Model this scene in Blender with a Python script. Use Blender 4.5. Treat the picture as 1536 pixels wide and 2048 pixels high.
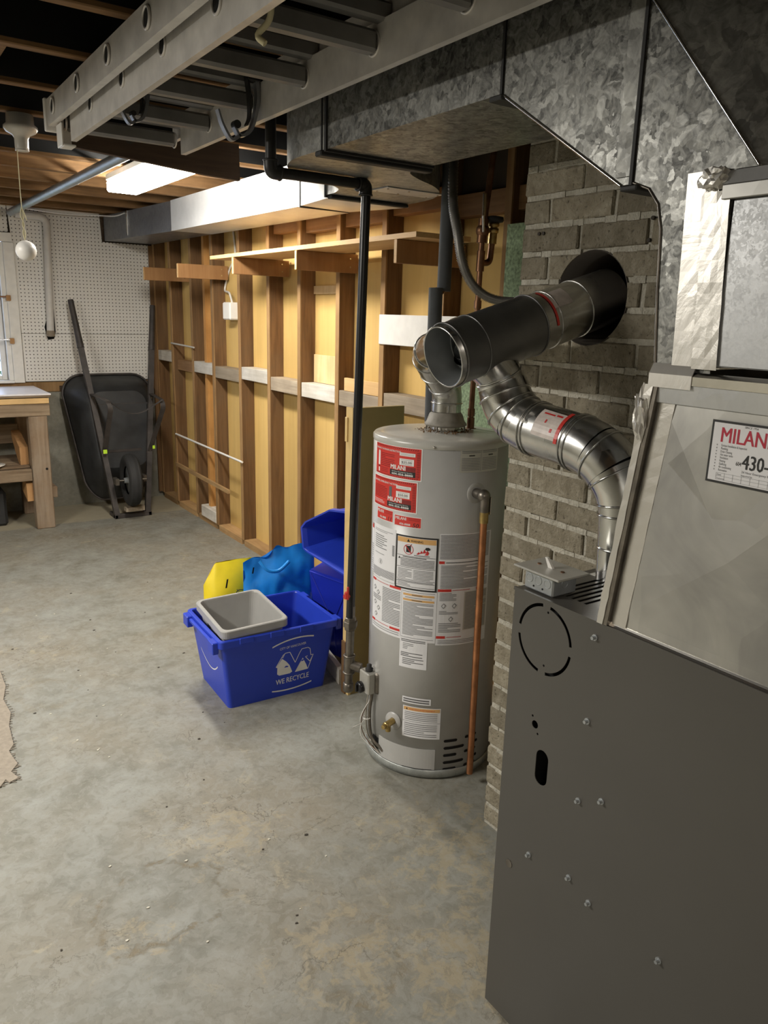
import bpy, bmesh, math, random
from mathutils import Vector, Matrix, Euler

for _o in list(bpy.data.objects):
    bpy.data.objects.remove(_o, do_unlink=True)
SC = bpy.context.scene
COL = SC.collection
random.seed(7)
pi = math.pi

# ---------------------------------------------------------------- camera, world, lights, exposure
YAW, PITCH, ROLL, FPX, CAMH = 0.60180364, 0.25004733, 0.02816825, 1540.39, 1.55
f0 = Vector((math.sin(YAW), math.cos(YAW), 0)); r0 = Vector((math.cos(YAW), -math.sin(YAW), 0)); u0 = Vector((0, 0, 1))
fw = f0 * math.cos(PITCH) - u0 * math.sin(PITCH); up = u0 * math.cos(PITCH) + f0 * math.sin(PITCH)
rt = r0 * math.cos(ROLL) + up * math.sin(ROLL); up = up * math.cos(ROLL) - r0 * math.sin(ROLL)
cd = bpy.data.cameras.new('camera'); cam = bpy.data.objects.new('camera', cd); COL.objects.link(cam)
cam.matrix_world = Matrix(((rt.x, up.x, -fw.x, 0), (rt.y, up.y, -fw.y, 0), (rt.z, up.z, -fw.z, CAMH), (0, 0, 0, 1)))
cd.sensor_fit = 'VERTICAL'; cd.sensor_height = 24.0; cd.lens = 24.0 * FPX / 2048.0
cd.clip_start = 0.02; cd.clip_end = 100
SC.camera = cam

SC.view_settings.view_transform = 'Standard'
SC.view_settings.look = 'None'
SC.view_settings.gamma = 1.0
SC.view_settings.use_curve_mapping = False
SC.view_settings.exposure = 0.0

W = bpy.data.worlds.new('world'); SC.world = W; W.use_nodes = True
_bg = W.node_tree.nodes['Background']
_bg.inputs[0].default_value = (0.62, 0.74, 1.0, 1); _bg.inputs[1].default_value = 4.5   # overcast sky outside the window

LAMP_NEAR = 122.0      # the bare fluorescent strips on the ceiling of the near half of the basement
LAMP_FAR = 75.0       # emission of the strip seen in the picture
def area(name, loc, sx, sy, power, col=(1, .955, .875), rot=(0, 0, 0)):
    l = bpy.data.lights.new(name, 'AREA'); l.shape = 'RECTANGLE'; l.size = sx; l.size_y = sy; l.energy = power; l.color = col
    o = bpy.data.objects.new(name, l); o.location = loc; o.rotation_euler = rot; COL.objects.link(o); return o
# ceiling strip lights of the part of the room behind and beside the camera
area('strip_light', (-1.05, 2.7, 2.16), 0.2, 1.2, LAMP_NEAR)
area('strip_light', (-0.5, -1.2, 2.16), 1.2, 0.2, LAMP_NEAR * 0.30, (1, .90, .77))

# ---------------------------------------------------------------- materials
MATS = {}
def _new(name):
    m = bpy.data.materials.new(name); m.use_nodes = True
    nt = m.node_tree; b = nt.nodes['Principled BSDF']; MATS[name] = m
    return m, nt, b
def _ramp(nt, fac, stops):
    r = nt.nodes.new('ShaderNodeValToRGB'); e = r.color_ramp.elements
    while len(e) < len(stops): e.new(0.5)
    for i, (p, c) in enumerate(stops):
        e[i].position = p; e[i].color = (c[0], c[1], c[2], 1)
    nt.links.new(fac, r.inputs[0]); return r.outputs[0]
def _coord(nt, scale=(1, 1, 1), rnd=False):
    tc = nt.nodes.new('ShaderNodeTexCoord'); mp = nt.nodes.new('ShaderNodeMapping')
    mp.inputs['Scale'].default_value = scale; nt.links.new(tc.outputs['Object'], mp.inputs[0])
    if rnd:
        oi = nt.nodes.new('ShaderNodeObjectInfo'); mul = nt.nodes.new('ShaderNodeMath'); mul.operation = 'MULTIPLY'; mul.inputs[1].default_value = 37.0
        nt.links.new(oi.outputs['Random'], mul.inputs[0])
        nt.links.new(mul.outputs[0], mp.inputs['Location'])
    return mp.outputs[0]
def _noise(nt, vec, scale, detail=4, rough=.55, dist=0.0):
    n = nt.nodes.new('ShaderNodeTexNoise'); n.inputs['Scale'].default_value = scale; n.inputs['Detail'].default_value = detail
    n.inputs['Roughness'].default_value = rough; n.inputs['Distortion'].default_value = dist
    nt.links.new(vec, n.inputs['Vector']); return n.outputs[0]
def _mix(nt, fac, a, b, mode='MIX'):
    m = nt.nodes.new('ShaderNodeMix'); m.data_type = 'RGBA'; m.blend_type = mode
    for s, v in ((0, fac), (6, a), (7, b)):
        if hasattr(v, 'is_linked') or hasattr(v, 'links'): nt.links.new(v, m.inputs[s])
        elif s == 0: m.inputs[0].default_value = v
        else: m.inputs[s].default_value = (v[0], v[1], v[2], 1)
    return m.outputs[2]
def _math(nt, op, a, b=None, c=None, clamp=False):
    m = nt.nodes.new('ShaderNodeMath'); m.operation = op; m.use_clamp = clamp
    for i, v in enumerate((a, b, c)):
        if v is None: continue
        if isinstance(v, (int, float)): m.inputs[i].default_value = v
        else: nt.links.new(v, m.inputs[i])
    return m.outputs[0]
def _bump(nt, b, h, strength, dist=.002):
    n = nt.nodes.new('ShaderNodeBump'); n.inputs['Strength'].default_value = strength; n.inputs['Distance'].default_value = dist
    nt.links.new(h, n.inputs['Height']); nt.links.new(n.outputs[0], b.inputs['Normal'])

def plain(name, col, rough=.5, metal=0.0, var=.08, scale=18, bump=0.0, spec=.5, bscale=None):
    m, nt, b = _new(name)
    v = _coord(nt); n = _noise(nt, v, scale)
    d = tuple(max(0, c * (1 - var)) for c in col); l = tuple(min(1, c * (1 + var)) for c in col)
    nt.links.new(_ramp(nt, n, [(.3, d), (.7, l)]), b.inputs['Base Color'])
    b.inputs['Roughness'].default_value = rough; b.inputs['Metallic'].default_value = metal
    b.inputs['Specular IOR Level'].default_value = spec
    if bump: _bump(nt, b, _noise(nt, v, bscale or scale * 4), bump)
    return m
def wood(name, c1, c2, axis='z', rough=.75, fine=38, var=.5, c3=None):
    m, nt, b = _new(name)
    sc = [1, 1, 1]; sc['xyz'.index(axis)] = .06
    v = _coord(nt, sc, rnd=True)
    n = _noise(nt, v, fine, 5, .6, 1.2)
    n2 = _noise(nt, v, fine * .25, 3, .5, 2.0)
    a = _math(nt, 'ADD', _math(nt, 'MULTIPLY', n, .55), _math(nt, 'MULTIPLY', n2, .45))
    col = _ramp(nt, a, [(.34, c1), (.66, c2)])
    v2 = _coord(nt, (1, 1, 1), rnd=True)
    n3 = _noise(nt, v2, 5, 4, .6)
    col = _mix(nt, _ramp(nt, n3, [(.35, (0, 0, 0)), (.75, (var, var, var))]), col, c3 or tuple(x * .55 for x in c1))
    oi = nt.nodes.new('ShaderNodeObjectInfo')
    hs = nt.nodes.new('ShaderNodeHueSaturation')
    nt.links.new(_math(nt, 'MULTIPLY_ADD', oi.outputs['Random'], .32, .84), hs.inputs['Value'])
    nt.links.new(col, hs.inputs['Color']); nt.links.new(hs.outputs[0], b.inputs['Base Color'])
    b.inputs['Roughness'].default_value = rough; b.inputs['Specular IOR Level'].default_value = .25
    _bump(nt, b, n, .35, .002)
    return m
def galv(name, lo, hi, rough=.42, scale=55, metal=.75, contrast=.5):
    m, nt, b = _new(name)
    v = _coord(nt); nz = nt.nodes.new('ShaderNodeTexNoise'); nz.inputs['Scale'].default_value = scale * .8; nz.inputs['Detail'].default_value = 3
    nt.links.new(v, nz.inputs['Vector'])
    vm = nt.nodes.new('ShaderNodeVectorMath'); vm.operation = 'MULTIPLY_ADD'
    nt.links.new(nz.outputs['Color'], vm.inputs[0]); vm.inputs[1].default_value = (.035, .035, .035); nt.links.new(v, vm.inputs[2])
    vo = nt.nodes.new('ShaderNodeTexVoronoi'); vo.inputs['Scale'].default_value = scale; nt.links.new(vm.outputs[0], vo.inputs['Vector'])
    sp = nt.nodes.new('ShaderNodeSeparateColor'); nt.links.new(vo.outputs['Color'], sp.inputs[0])
    n2 = _noise(nt, v, 3.5, 4, .6)
    n3 = _noise(nt, v, scale * .55, 4, .62, 2.6)
    f = _math(nt, 'ADD', _math(nt, 'MULTIPLY', sp.outputs[0], contrast * .30), _math(nt, 'ADD', _math(nt, 'MULTIPLY', n3, contrast * .9), _math(nt, 'MULTIPLY', n2, 1 - contrast)))
    f = _math(nt, 'MULTIPLY', f, 1.0 / (1.0 + contrast * .2))
    nt.links.new(_ramp(nt, f, [(.36, lo), (.64, hi)]), b.inputs['Base Color'])
    b.inputs['Metallic'].default_value = metal
    nt.links.new(_math(nt, 'MULTIPLY_ADD', sp.outputs[1], .16, rough - .08), b.inputs['Roughness'])
    _bump(nt, b, n2, .12, .004)
    return m

def make_materials():
    # floor: worn grey-green paint over tan concrete
    m, nt, b = _new('floor_paint')
    v = _coord(nt)
    big = _noise(nt, v, 1.6, 6, .6, .3); mid = _noise(nt, v, 5.5, 8, .66, .4); fine = _noise(nt, v, 60, 4, .6); tiny = _noise(nt, v, 190, 2, .5)
    col = _ramp(nt, mid, [(.30, (.155, .15, .12)), (.5, (.218, .218, .190)), (.72, (.285, .29, .265))])
    warm = _ramp(nt, big, [(.42, (0, 0, 0)), (.68, (.75, .75, .75))])
    col = _mix(nt, warm, col, (.245, .215, .16))
    chip = _noise(nt, v, 7.5, 9, .72, .6)
    patch = _math(nt, 'MULTIPLY', _ramp(nt, chip, [(.585, (0, 0, 0)), (.62, (1, 1, 1))]), _ramp(nt, big, [(.44, (.0, .0, .0)), (.6, (1, 1, 1))]))
    col = _mix(nt, _math(nt, 'MULTIPLY', patch, .45), col, (.43, .37, .25))
    col = _mix(nt, _ramp(nt, fine, [(.36, (.35, .35, .35)), (.46, (0, 0, 0))]), col, (.17, .155, .125))
    frag = _noise(nt, v, 16, 9, .75, .5)
    # worn rings and bare patches where the concrete was repaired
    sx = nt.nodes.new('ShaderNodeSeparateXYZ'); nt.links.new(v, sx.inputs[0])
    wob = _noise(nt, v, 9, 6, .65)
    rings = None
    for (cx, cy, rx, ry, w, amt) in ((.52, 1.76, .17, .15, .016, 1.0), (.86, 1.33, .13, .13, .02, .8), (1.56, 4.35, .30, .22, .03, .35), (.50, 3.15, .1, .13, .03, .4)):
        dx = _math(nt, 'DIVIDE', _math(nt, 'SUBTRACT', sx.outputs[0], cx), rx); dy = _math(nt, 'DIVIDE', _math(nt, 'SUBTRACT', sx.outputs[1], cy), ry)
        d = _math(nt, 'SQRT', _math(nt, 'ADD', _math(nt, 'MULTIPLY', dx, dx), _math(nt, 'MULTIPLY', dy, dy)))
        d = _math(nt, 'ADD', d, _math(nt, 'MULTIPLY_ADD', wob, 1.3, -.65))
        e = _math(nt, 'ABSOLUTE', _math(nt, 'SUBTRACT', d, 1.0))
        k = _math(nt, 'MULTIPLY', _math(nt, 'SUBTRACT', 1.0, _math(nt, 'DIVIDE', e, w / rx), clamp=True), amt)
        k = _math(nt, 'MULTIPLY', k, _ramp(nt, frag, [(.47, (0, 0, 0)), (.57, (1, 1, 1))]))
        rings = k if rings is None else _math(nt, 'MAXIMUM', rings, k)
    col = _mix(nt, rings, col, (.20, .165, .105))
    pt = None
    for (cx, cy, rr) in ((1.32, 1.50, .22), (.80, 1.93, .13), (.86, 1.33, .17), (.46, 1.68, .07), (1.10, 1.15, .2)):
        dx = _math(nt, 'SUBTRACT', sx.outputs[0], cx); dy = _math(nt, 'SUBTRACT', sx.outputs[1], cy)
        d = _math(nt, 'SQRT', _math(nt, 'ADD', _math(nt, 'MULTIPLY', dx, dx), _math(nt, 'MULTIPLY', dy, dy)))
        d = _math(nt, 'ADD', _math(nt, 'DIVIDE', d, rr), _math(nt, 'MULTIPLY_ADD', frag, 9.0, -4.7))
        k = _math(nt, 'MULTIPLY', _math(nt, 'SUBTRACT', .55, d, clamp=True), 1.6, clamp=True)
        pt = k if pt is None else _math(nt, 'MAXIMUM', pt, k)
    col = _mix(nt, _math(nt, 'MULTIPLY', pt, .5), col, (.37, .305, .19))
    wear = _noise(nt, v, 24, 7, .62, .8)
    col = _mix(nt, _ramp(nt, wear, [(.535, (0, 0, 0)), (.55, (.30, .30, .30))]), col, (.30, .30, .27))
    col = _mix(nt, _ramp(nt, wear, [(.40, (.28, .28, .28)), (.415, (0, 0, 0))]), col, (.13, .12, .095))
    ridge = _math(nt, 'ABSOLUTE', _math(nt, 'SUBTRACT', _noise(nt, v, 3.2, 9, .6, .4), .5))
    crack = _math(nt, 'MULTIPLY', _math(nt, 'LESS_THAN', ridge, .0035), _ramp(nt, big, [(.46, (0, 0, 0)), (.6, (.7, .7, .7))]))
    col = _mix(nt, crack, col, (.10, .085, .06))
    # bare concrete strip along the far wall
    edge = _math(nt, 'MULTIPLY_ADD', _math(nt, 'ADD', _math(nt, 'SUBTRACT', sx.outputs[1], 5.86), _math(nt, 'MULTIPLY', wob, .1)), 30.0, 0.0, clamp=True)
    col = _mix(nt, _math(nt, 'MULTIPLY', edge, .8), col, (.36, .315, .22))
    nt.links.new(col, b.inputs['Base Color'])
    nt.links.new(_ramp(nt, mid, [(.3, (.62, .62, .62)), (.7, (.46, .46, .46))]), b.inputs['Roughness'])
    h = _math(nt, 'SUBTRACT', _math(nt, 'ADD', _math(nt, 'MULTIPLY', fine, .5), _math(nt, 'MULTIPLY', chip, 2.0)), _math(nt, 'MULTIPLY', rings, 1.5))
    _bump(nt, b, h, .35, .003)

    # concrete of the foundation wall
    m, nt, b = _new('old_concrete'); v = _coord(nt)
    n = _noise(nt, v, 3, 7, .65, .3); n2 = _noise(nt, v, 40, 4, .6)
    nt.links.new(_mix(nt, _ramp(nt, n2, [(.3, (.3, .3, .3)), (.6, (0, 0, 0))]), _ramp(nt, n, [(.3, (.16, .155, .125)), (.55, (.26, .25, .205)), (.75, (.38, .36, .29))]), (.13, .12, .09)), b.inputs['Base Color'])
    b.inputs['Roughness'].default_value = .85; _bump(nt, b, n2, .5, .004)

    # pegboard with 1 inch hole grid
    m, nt, b = _new('pegboard'); v = _coord(nt); sx = nt.nodes.new('ShaderNodeSeparateXYZ'); nt.links.new(v, sx.inputs[0])
    def cell(o): return _math(nt, 'SUBTRACT', _math(nt, 'FRACT', _math(nt, 'DIVIDE', o, .0262)), .5)
    a, c = cell(sx.outputs[0]), cell(sx.outputs[2])
    d = _math(nt, 'SQRT', _math(nt, 'ADD', _math(nt, 'MULTIPLY', a, a), _math(nt, 'MULTIPLY', c, c)))
    hole = _math(nt, 'LESS_THAN', d, .15)
    n = _noise(nt, v, 2.5, 4)
    base = _ramp(nt, n, [(.3, (.72, .70, .65)), (.7, (.80, .78, .73))])
    nt.links.new(_mix(nt, hole, base, (.05, .045, .035)), b.inputs['Base Color'])
    b.inputs['Roughness'].default_value = .55; _bump(nt, b, _math(nt, 'SUBTRACT', 1.0, hole), .6, .003)

    # bricks and mortar
    m, nt, b = _new('brick_face'); v = _coord(nt, rnd=True)
    n = _noise(nt, v, 30, 6, .65, .4); n2 = _noise(nt, v, 120, 3, .6); n3 = _noise(nt, v, 7, 3)
    oi = nt.nodes.new('ShaderNodeObjectInfo')
    col = _ramp(nt, n, [(.28, (.185, .16, .115)), (.5, (.265, .235, .175)), (.75, (.38, .345, .27))])
    col = _mix(nt, _ramp(nt, n3, [(.4, (0, 0, 0)), (.75, (.5, .5, .5))]), col, (.185, .16, .115))
    col = _mix(nt, _ramp(nt, n2, [(.30, (.75, .75, .75)), (.40, (0, 0, 0))]), col, (.06, .05, .035))
    hs = nt.nodes.new('ShaderNodeHueSaturation'); nt.links.new(_math(nt, 'MULTIPLY_ADD', oi.outputs['Random'], .30, .88), hs.inputs['Value'])
    nt.links.new(col, hs.inputs['Color']); nt.links.new(hs.outputs[0], b.inputs['Base Color'])
    b.inputs['Roughness'].default_value = .9; b.inputs['Specular IOR Level'].default_value = .2
    _bump(nt, b, _math(nt, 'ADD', n, n2), .9, .004)
    m, nt, b = _new('mortar'); v = _coord(nt); n = _noise(nt, v, 25, 6, .65); n2 = _noise(nt, v, 110, 3, .6)
    nt.links.new(_ramp(nt, n, [(.3, (.38, .355, .29)), (.7, (.58, .55, .47))]), b.inputs['Base Color'])
    b.inputs['Roughness'].default_value = .95; _bump(nt, b, _math(nt, 'ADD', n, n2), 1.0, .006)

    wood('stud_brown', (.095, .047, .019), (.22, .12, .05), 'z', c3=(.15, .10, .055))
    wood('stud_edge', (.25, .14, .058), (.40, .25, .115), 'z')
    wood('new_stud', (.50, .24, .07), (.70, .38, .13), 'z')
    wood('fiberboard', (.55, .36, .125), (.66, .45, .165), 'z', fine=12, var=.15)
    wood('plate_wood', (.34, .20, .09), (.52, .34, .16), 'y')
    wood('block_brown', (.22, .12, .055), (.36, .21, .10), 'y')
    wood('block_white', (.50, .47, .42), (.72, .69, .63), 'y', c3=(.25, .19, .12))
    wood('block_grey', (.26, .21, .155), (.42, .35, .26), 'y')
    wood('shelf_top', (.62, .38, .16), (.78, .52, .25), 'y', rough=.5, fine=26, var=.15)
    wood('bracket_wood', (.26, .13, .05), (.38, .205, .085), 'z', fine=22, var=.25)
    wood('plywood', (.62, .42, .20), (.78, .58, .32), 'z', fine=30)
    wood('joist_wood', (.15, .082, .035), (.36, .205, .09), 'x')
    wood('subfloor_wood', (.075, .05, .03), (.15, .10, .055), 'y')
    wood('dark_plank', (.055, .035, .022), (.10, .065, .042), 'x', var=.3)
    wood('bench_old', (.13, .085, .05), (.34, .26, .175), 'x', c3=(.10, .07, .045))
    wood('bench_leg', (.15, .095, .055), (.30, .215, .14), 'z', c3=(.36, .32, .26))
    wood('bench_ply', (.60, .38, .16), (.74, .52, .26), 'x', fine=60)
    wood('wedge_wood', (.42, .22, .09), (.56, .33, .15), 'z')
    plain('bench_white', (.80, .77, .79), .3, var=.06)
    plain('cabinet_side', (.30, .225, .09), .45, var=.05)
    plain('cabinet_edge', (.66, .47, .20), .5, var=.08)
    galv('galv_spangle', (.062, .062, .058), (.33, .33, .305), .42, 62, .62, .62)
    galv('galv_dark', (.15, .15, .14), (.42, .42, .39), .45, 50, .62, .5)
    galv('duct_glare', (.66, .67, .68), (.78, .79, .80), .45, 30, .2, .2)  # galvanized duct whitened: the fixture's glare is put into the base colour
    galv('duct_grey', (.20, .205, .215), (.27, .275, .29), .42, 40, .6, .3)
    galv('galv_bright', (.50, .51, .52), (.66, .67, .68), .38, 30, .55, .25)
    galv('galv_box', (.42, .43, .44), (.56, .57, .58), .45, 140, .6, .3)
    galv('plenum_sheet', (.30, .295, .28), (.54, .53, .49), .38, 6, .6, .35)
    galv('flue_sheet', (.50, .50, .49), (.66, .66, .64), .24, 16, 1.0, .12)
    galv('flue_dark', (.16, .16, .157), (.24, .24, .235), .36, 16, .8, .12)
    # crumpled foil tape
    m, nt, b = _new('foil_tape'); v = _coord(nt); n = _noise(nt, v, 14, 5, .6, 1.2)
    b.inputs['Base Color'].default_value = (.60, .58, .54, 1); b.inputs['Metallic'].default_value = .7; b.inputs['Roughness'].default_value = .36
    _bump(nt, b, n, .22, .004)
    plain('seam_black', (.02, .02, .02), .6)
    plain('heater_grey', (.45, .445, .43), .33, var=.03)
    plain('heater_top', (.50, .49, .45), .28, var=.06)
    galv('heater_ring', (.36, .38, .37), (.54, .56, .54), .4, 60, .6, .4)
    plain('furnace_paint', (.088, .083, .074), .36, var=.05, scale=2.5, metal=.15)
    plain('black_paint', (.012, .012, .013), .28)
    plain('black_rubber', (.022, .022, .022), .75, bump=.2)
    plain('barrow_black', (.022, .023, .024), .5, var=.35, scale=9)
    plain('barrow_frame', (.05, .042, .038), .55, var=.4, scale=14)
    plain('bay_black', (.010, .010, .010), .42, bump=.3, scale=4)
    plain('dark_hole', (.004, .004, .004), .9)
    plain('iron_black', (.022, .021, .020), .42, metal=.3, var=.3)
    plain('iron_steel', (.20, .18, .155), .38, metal=.85, var=.3, scale=30)
    plain('copper', (.52, .23, .11), .32, metal=.9, var=.3, scale=20)
    plain('copper_old', (.22, .115, .065), .42, metal=.85, var=.35, scale=22)
    plain('brass', (.50, .36, .14), .32, metal=.9, var=.25, scale=40)
    plain('chrome', (.62, .60, .56), .18, metal=1.0, var=.1)
    plain('hood_grey', (.24, .22, .185), .55, var=.25, scale=30)
    plain('foam_grey', (.075, .08, .086), .8, var=.1)
    plain('flex_metal', (.22, .21, .19), .42, metal=.6, var=.2)
    plain('white_paint', (.72, .70, .66), .5, var=.05)
    plain('trim_paint', (.76, .74, .68), .5, var=.06)
    plain('pipe_paint', (.62, .595, .55), .5, var=.06)
    plain('white_plastic', (.78, .76, .72), .4, var=.03)
    plain('porcelain', (.60, .57, .52), .15, var=.04)
    plain('cord_yellow', (.66, .60, .38), .8)
    plain('blue_plastic', (.022, .055, .50), .36, var=.05, scale=8)
    plain('blue_dark_plastic', (.014, .03, .42), .3, var=.05, scale=8)
    plain('blue_bag', (.008, .24, .72), .42, var=.16, scale=9)
    plain('yellow_bag', (.86, .66, .015), .45, var=.05)
    plain('grey_plastic', (.36, .355, .34), .4, var=.04)
    plain('green_board', (.20, .27, .16), .85, var=.5, scale=90)
    plain('aluminium', (.68, .655, .62), .42, metal=.30, var=.16, scale=14)
    plain('aluminium_rung', (.25, .245, .235), .5, metal=.55, var=.15, scale=12)
    plain('hook_steel', (.30, .31, .33), .35, metal=.6, var=.1)
    plain('box_steel', (.38, .40, .41), .42, metal=.6, var=.1, scale=25)
    plain('cover_steel', (.50, .49, .45), .4, metal=.5, var=.08)
    plain('red_plastic', (.50, .03, .02), .4)
    plain('label_white', (.80, .80, .82), .42, var=.02)
    plain('label_cream', (.58, .57, .52), .42, var=.02)
    plain('label_red', (.62, .045, .035), .38, var=.03)
    plain('print_black', (.02, .02, .02), .5)
    plain('print_grey', (.27, .27, .28), .5)
    plain('print_dark', (.12, .12, .125), .5)
    plain('print_maroon', (.22, .015, .015), .5)
    plain('print_white', (.80, .79, .77), .5)
    plain('print_orange', (.72, .42, .16), .5)
    plain('print_red', (.55, .03, .03), .5)
    plain('sign_red', (.50, .02, .05), .45)
    plain('neon_tape', (.55, .85, .05), .5)
    plain('flue_label', (.62, .55, .51), .4, var=.15, scale=50)
    plain('debris_white', (.62, .59, .50), .8)
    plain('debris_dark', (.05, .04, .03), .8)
    plain('leaf_green', (.10, .17, .07), .7, var=.5)
    plain('joint_tape', (.26, .225, .18), .9, var=.15, scale=60, bump=.6)
    m, nt, b = _new('glass'); b.inputs['Transmission Weight'].default_value = 1; b.inputs['Roughness'].default_value = 0; b.inputs['IOR'].default_value = 1.02
    m, nt, b = _new('diffuser'); b.inputs['Emission Color'].default_value = (1, .95, .86, 1); b.inputs['Emission Strength'].default_value = LAMP_FAR
    b.inputs['Base Color'].default_value = (.8, .8, .8, 1)
make_materials()
def M(n): return MATS[n]

# ---------------------------------------------------------------- mesh builder
class MB:
    def __init__(s): s.v = []; s.f = []; s.sm = []
    def add(s, vs, fs, smooth=False):
        k = len(s.v); s.v += [Vector(p) for p in vs]; s.f += [tuple(i + k for i in f) for f in fs]; s.sm += [smooth] * len(fs); return s
    def box(s, x0, x1, y0, y1, z0, z1):
        s.add([(x, y, z) for z in (z0, z1) for (x, y) in ((x0, y0), (x1, y0), (x1, y1), (x0, y1))],
              [(3, 2, 1, 0), (4, 5, 6, 7), (0, 1, 5, 4), (1, 2, 6, 5), (2, 3, 7, 6), (3, 0, 4, 7)]); return s
    def bbox(s, x0, x1, y0, y1, z0, z1, c=.004, j=0.0):
        # chamfered box, optional jitter
        b = bmesh.new(); bmesh.ops.create_cube(b, size=1.0)
        for v in b.verts: v.co = Vector(((x0 + x1) / 2 + v.co.x * (x1 - x0), (y0 + y1) / 2 + v.co.y * (y1 - y0), (z0 + z1) / 2 + v.co.z * (z1 - z0)))
        bmesh.ops.bevel(b, geom=b.edges[:], offset=c, segments=1, affect='EDGES')
        if j:
            for v in b.verts: v.co += Vector((random.uniform(-j, j), random.uniform(-j, j), random.uniform(-j, j)))
        b.verts.index_update(); s.add([v.co.copy() for v in b.verts], [[v.index for v in f.verts] for f in b.faces]); b.free(); return s
    def hexa(s, bot, top):   # two quads (ccw seen from above)
        s.add(list(bot) + list(top), [(3, 2, 1, 0), (4, 5, 6, 7), (0, 1, 5, 4), (1, 2, 6, 5), (2, 3, 7, 6), (3, 0, 4, 7)]); return s
    def tube(s, pts, r, n=12, caps=True, smooth=True, sq=None):
        pts = [Vector(p) for p in pts]; rs = r if isinstance(r, (list, tuple)) else [r] * len(pts)
        t0 = (pts[1] - pts[0]).normalized(); a = Vector((0, 0, 1)) if abs(t0.z) < .9 else Vector((1, 0, 0))
        nrm = t0.cross(a).normalized(); vs = []
        for i, p in enumerate(pts):
            if i == 0: t = pts[1] - pts[0]
            elif i == len(pts) - 1: t = pts[-1] - pts[-2]
            else: t = (pts[i + 1] - pts[i]).normalized() + (pts[i] - pts[i - 1]).normalized()
            if t.length < 1e-9: t = t0
            t = t.normalized(); nrm = (nrm - t * nrm.dot(t)); nrm = nrm.normalized() if nrm.length > 1e-6 else t.orthogonal().normalized()
            bn = t.cross(nrm)
            for k in range(n):
                an = 2 * pi * k / n + (pi / 4 if n == 4 else 0); vs.append(p + (nrm * math.cos(an) + bn * math.sin(an)) * rs[i])
        fs = [(i * n + k, i * n + (k + 1) % n, (i + 1) * n + (k + 1) % n, (i + 1) * n + k) for i in range(len(pts) - 1) for k in range(n)]
        s.add(vs, fs, smooth)
        if caps:
            L = len(pts) - 1
            s.add(vs[:n], [tuple(range(n))[::-1]]); s.add(vs[L * n:], [tuple(range(n))])
        return s
    def cyl(s, a, b, r, n=16, r2=None, caps=True): return s.tube([a, b], [r, r if r2 is None else r2], n, caps)
    def lathe(s, c, prof, n=24, axis=(0, 0, 1), smooth=True):
        # prof: list of (radius, height along the axis)
        ax = Vector(axis).normalized(); u = ax.orthogonal().normalized(); w = ax.cross(u); c = Vector(c); vs = []
        for r, h in prof:
            for k in range(n):
                an = 2 * pi * k / n; vs.append(c + ax * h + (u * math.cos(an) + w * math.sin(an)) * r)
        fs = [(i * n + k, i * n + (k + 1) % n, (i + 1) * n + (k + 1) % n, (i + 1) * n + k) for i in range(len(prof) - 1) for k in range(n)]
        s.add(vs, fs, smooth); return s
    def torus(s, c, axis, R, r, n=24, m=8, sx=1.0):
        ax = Vector(axis).normalized(); u = ax.orthogonal().normalized(); w = ax.cross(u); c = Vector(c)
        vs = []
        for i in range(n):
            a = 2 * pi * i / n; d = u * math.cos(a) + w * math.sin(a)
            for j in range(m):
                b = 2 * pi * j / m; vs.append(c + d * (R + r * math.cos(b)) + ax * r * math.sin(b))
        s.add(vs, [(i * m + j, ((i + 1) % n) * m + j, ((i + 1) % n) * m + (j + 1) % m, i * m + (j + 1) % m) for i in range(n) for j in range(m)], True); return s
    def disk(s, c, axis, r, n=20):
        ax = Vector(axis).normalized(); u = ax.orthogonal().normalized(); w = ax.cross(u); c = Vector(c)
        s.add([c + (u * math.cos(2 * pi * k / n) + w * math.sin(2 * pi * k / n)) * r for k in range(n)], [tuple(range(n))]); return s
    def sphere(s, c, r, n=16, m=10, sc=(1, 1, 1)):
        c = Vector(c); vs = [c + Vector((0, 0, -r * sc[2]))]
        for i in range(1, m):
            ph = -pi / 2 + pi * i / m
            for k in range(n): vs.append(c + Vector((r * sc[0] * math.cos(ph) * math.cos(2 * pi * k / n), r * sc[1] * math.cos(ph) * math.sin(2 * pi * k / n), r * sc[2] * math.sin(ph))))
        vs.append(c + Vector((0, 0, r * sc[2]))); fs = [(0, 1 + (k + 1) % n, 1 + k) for k in range(n)]
        for i in range(m - 2):
            for k in range(n): fs.append((1 + i * n + k, 1 + i * n + (k + 1) % n, 1 + (i + 1) * n + (k + 1) % n, 1 + (i + 1) * n + k))
        L = len(vs) - 1; b0 = 1 + (m - 2) * n
        fs += [(b0 + k, b0 + (k + 1) % n, L) for k in range(n)]
        s.add(vs, fs, True); return s
    def prism(s, outline, ax, a, b):
        # outline: 2D polygon in the plane normal to ax ('x': (y,z), 'y': (x,z), 'z': (x,y)), extruded from a to b
        def P(p, t): return {'x': (t, p[0], p[1]), 'y': (p[0], t, p[1]), 'z': (p[0], p[1], t)}[ax]
        n = len(outline); s.add([P(p, a) for p in outline] + [P(p, b) for p in outline],
            [tuple(range(n))[::-1], tuple(range(n, 2 * n))] + [(i, (i + 1) % n, n + (i + 1) % n, n + i) for i in range(n)]); return s
    def quad(s, *p): s.add(p, [tuple(range(len(p)))]); return s

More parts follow.
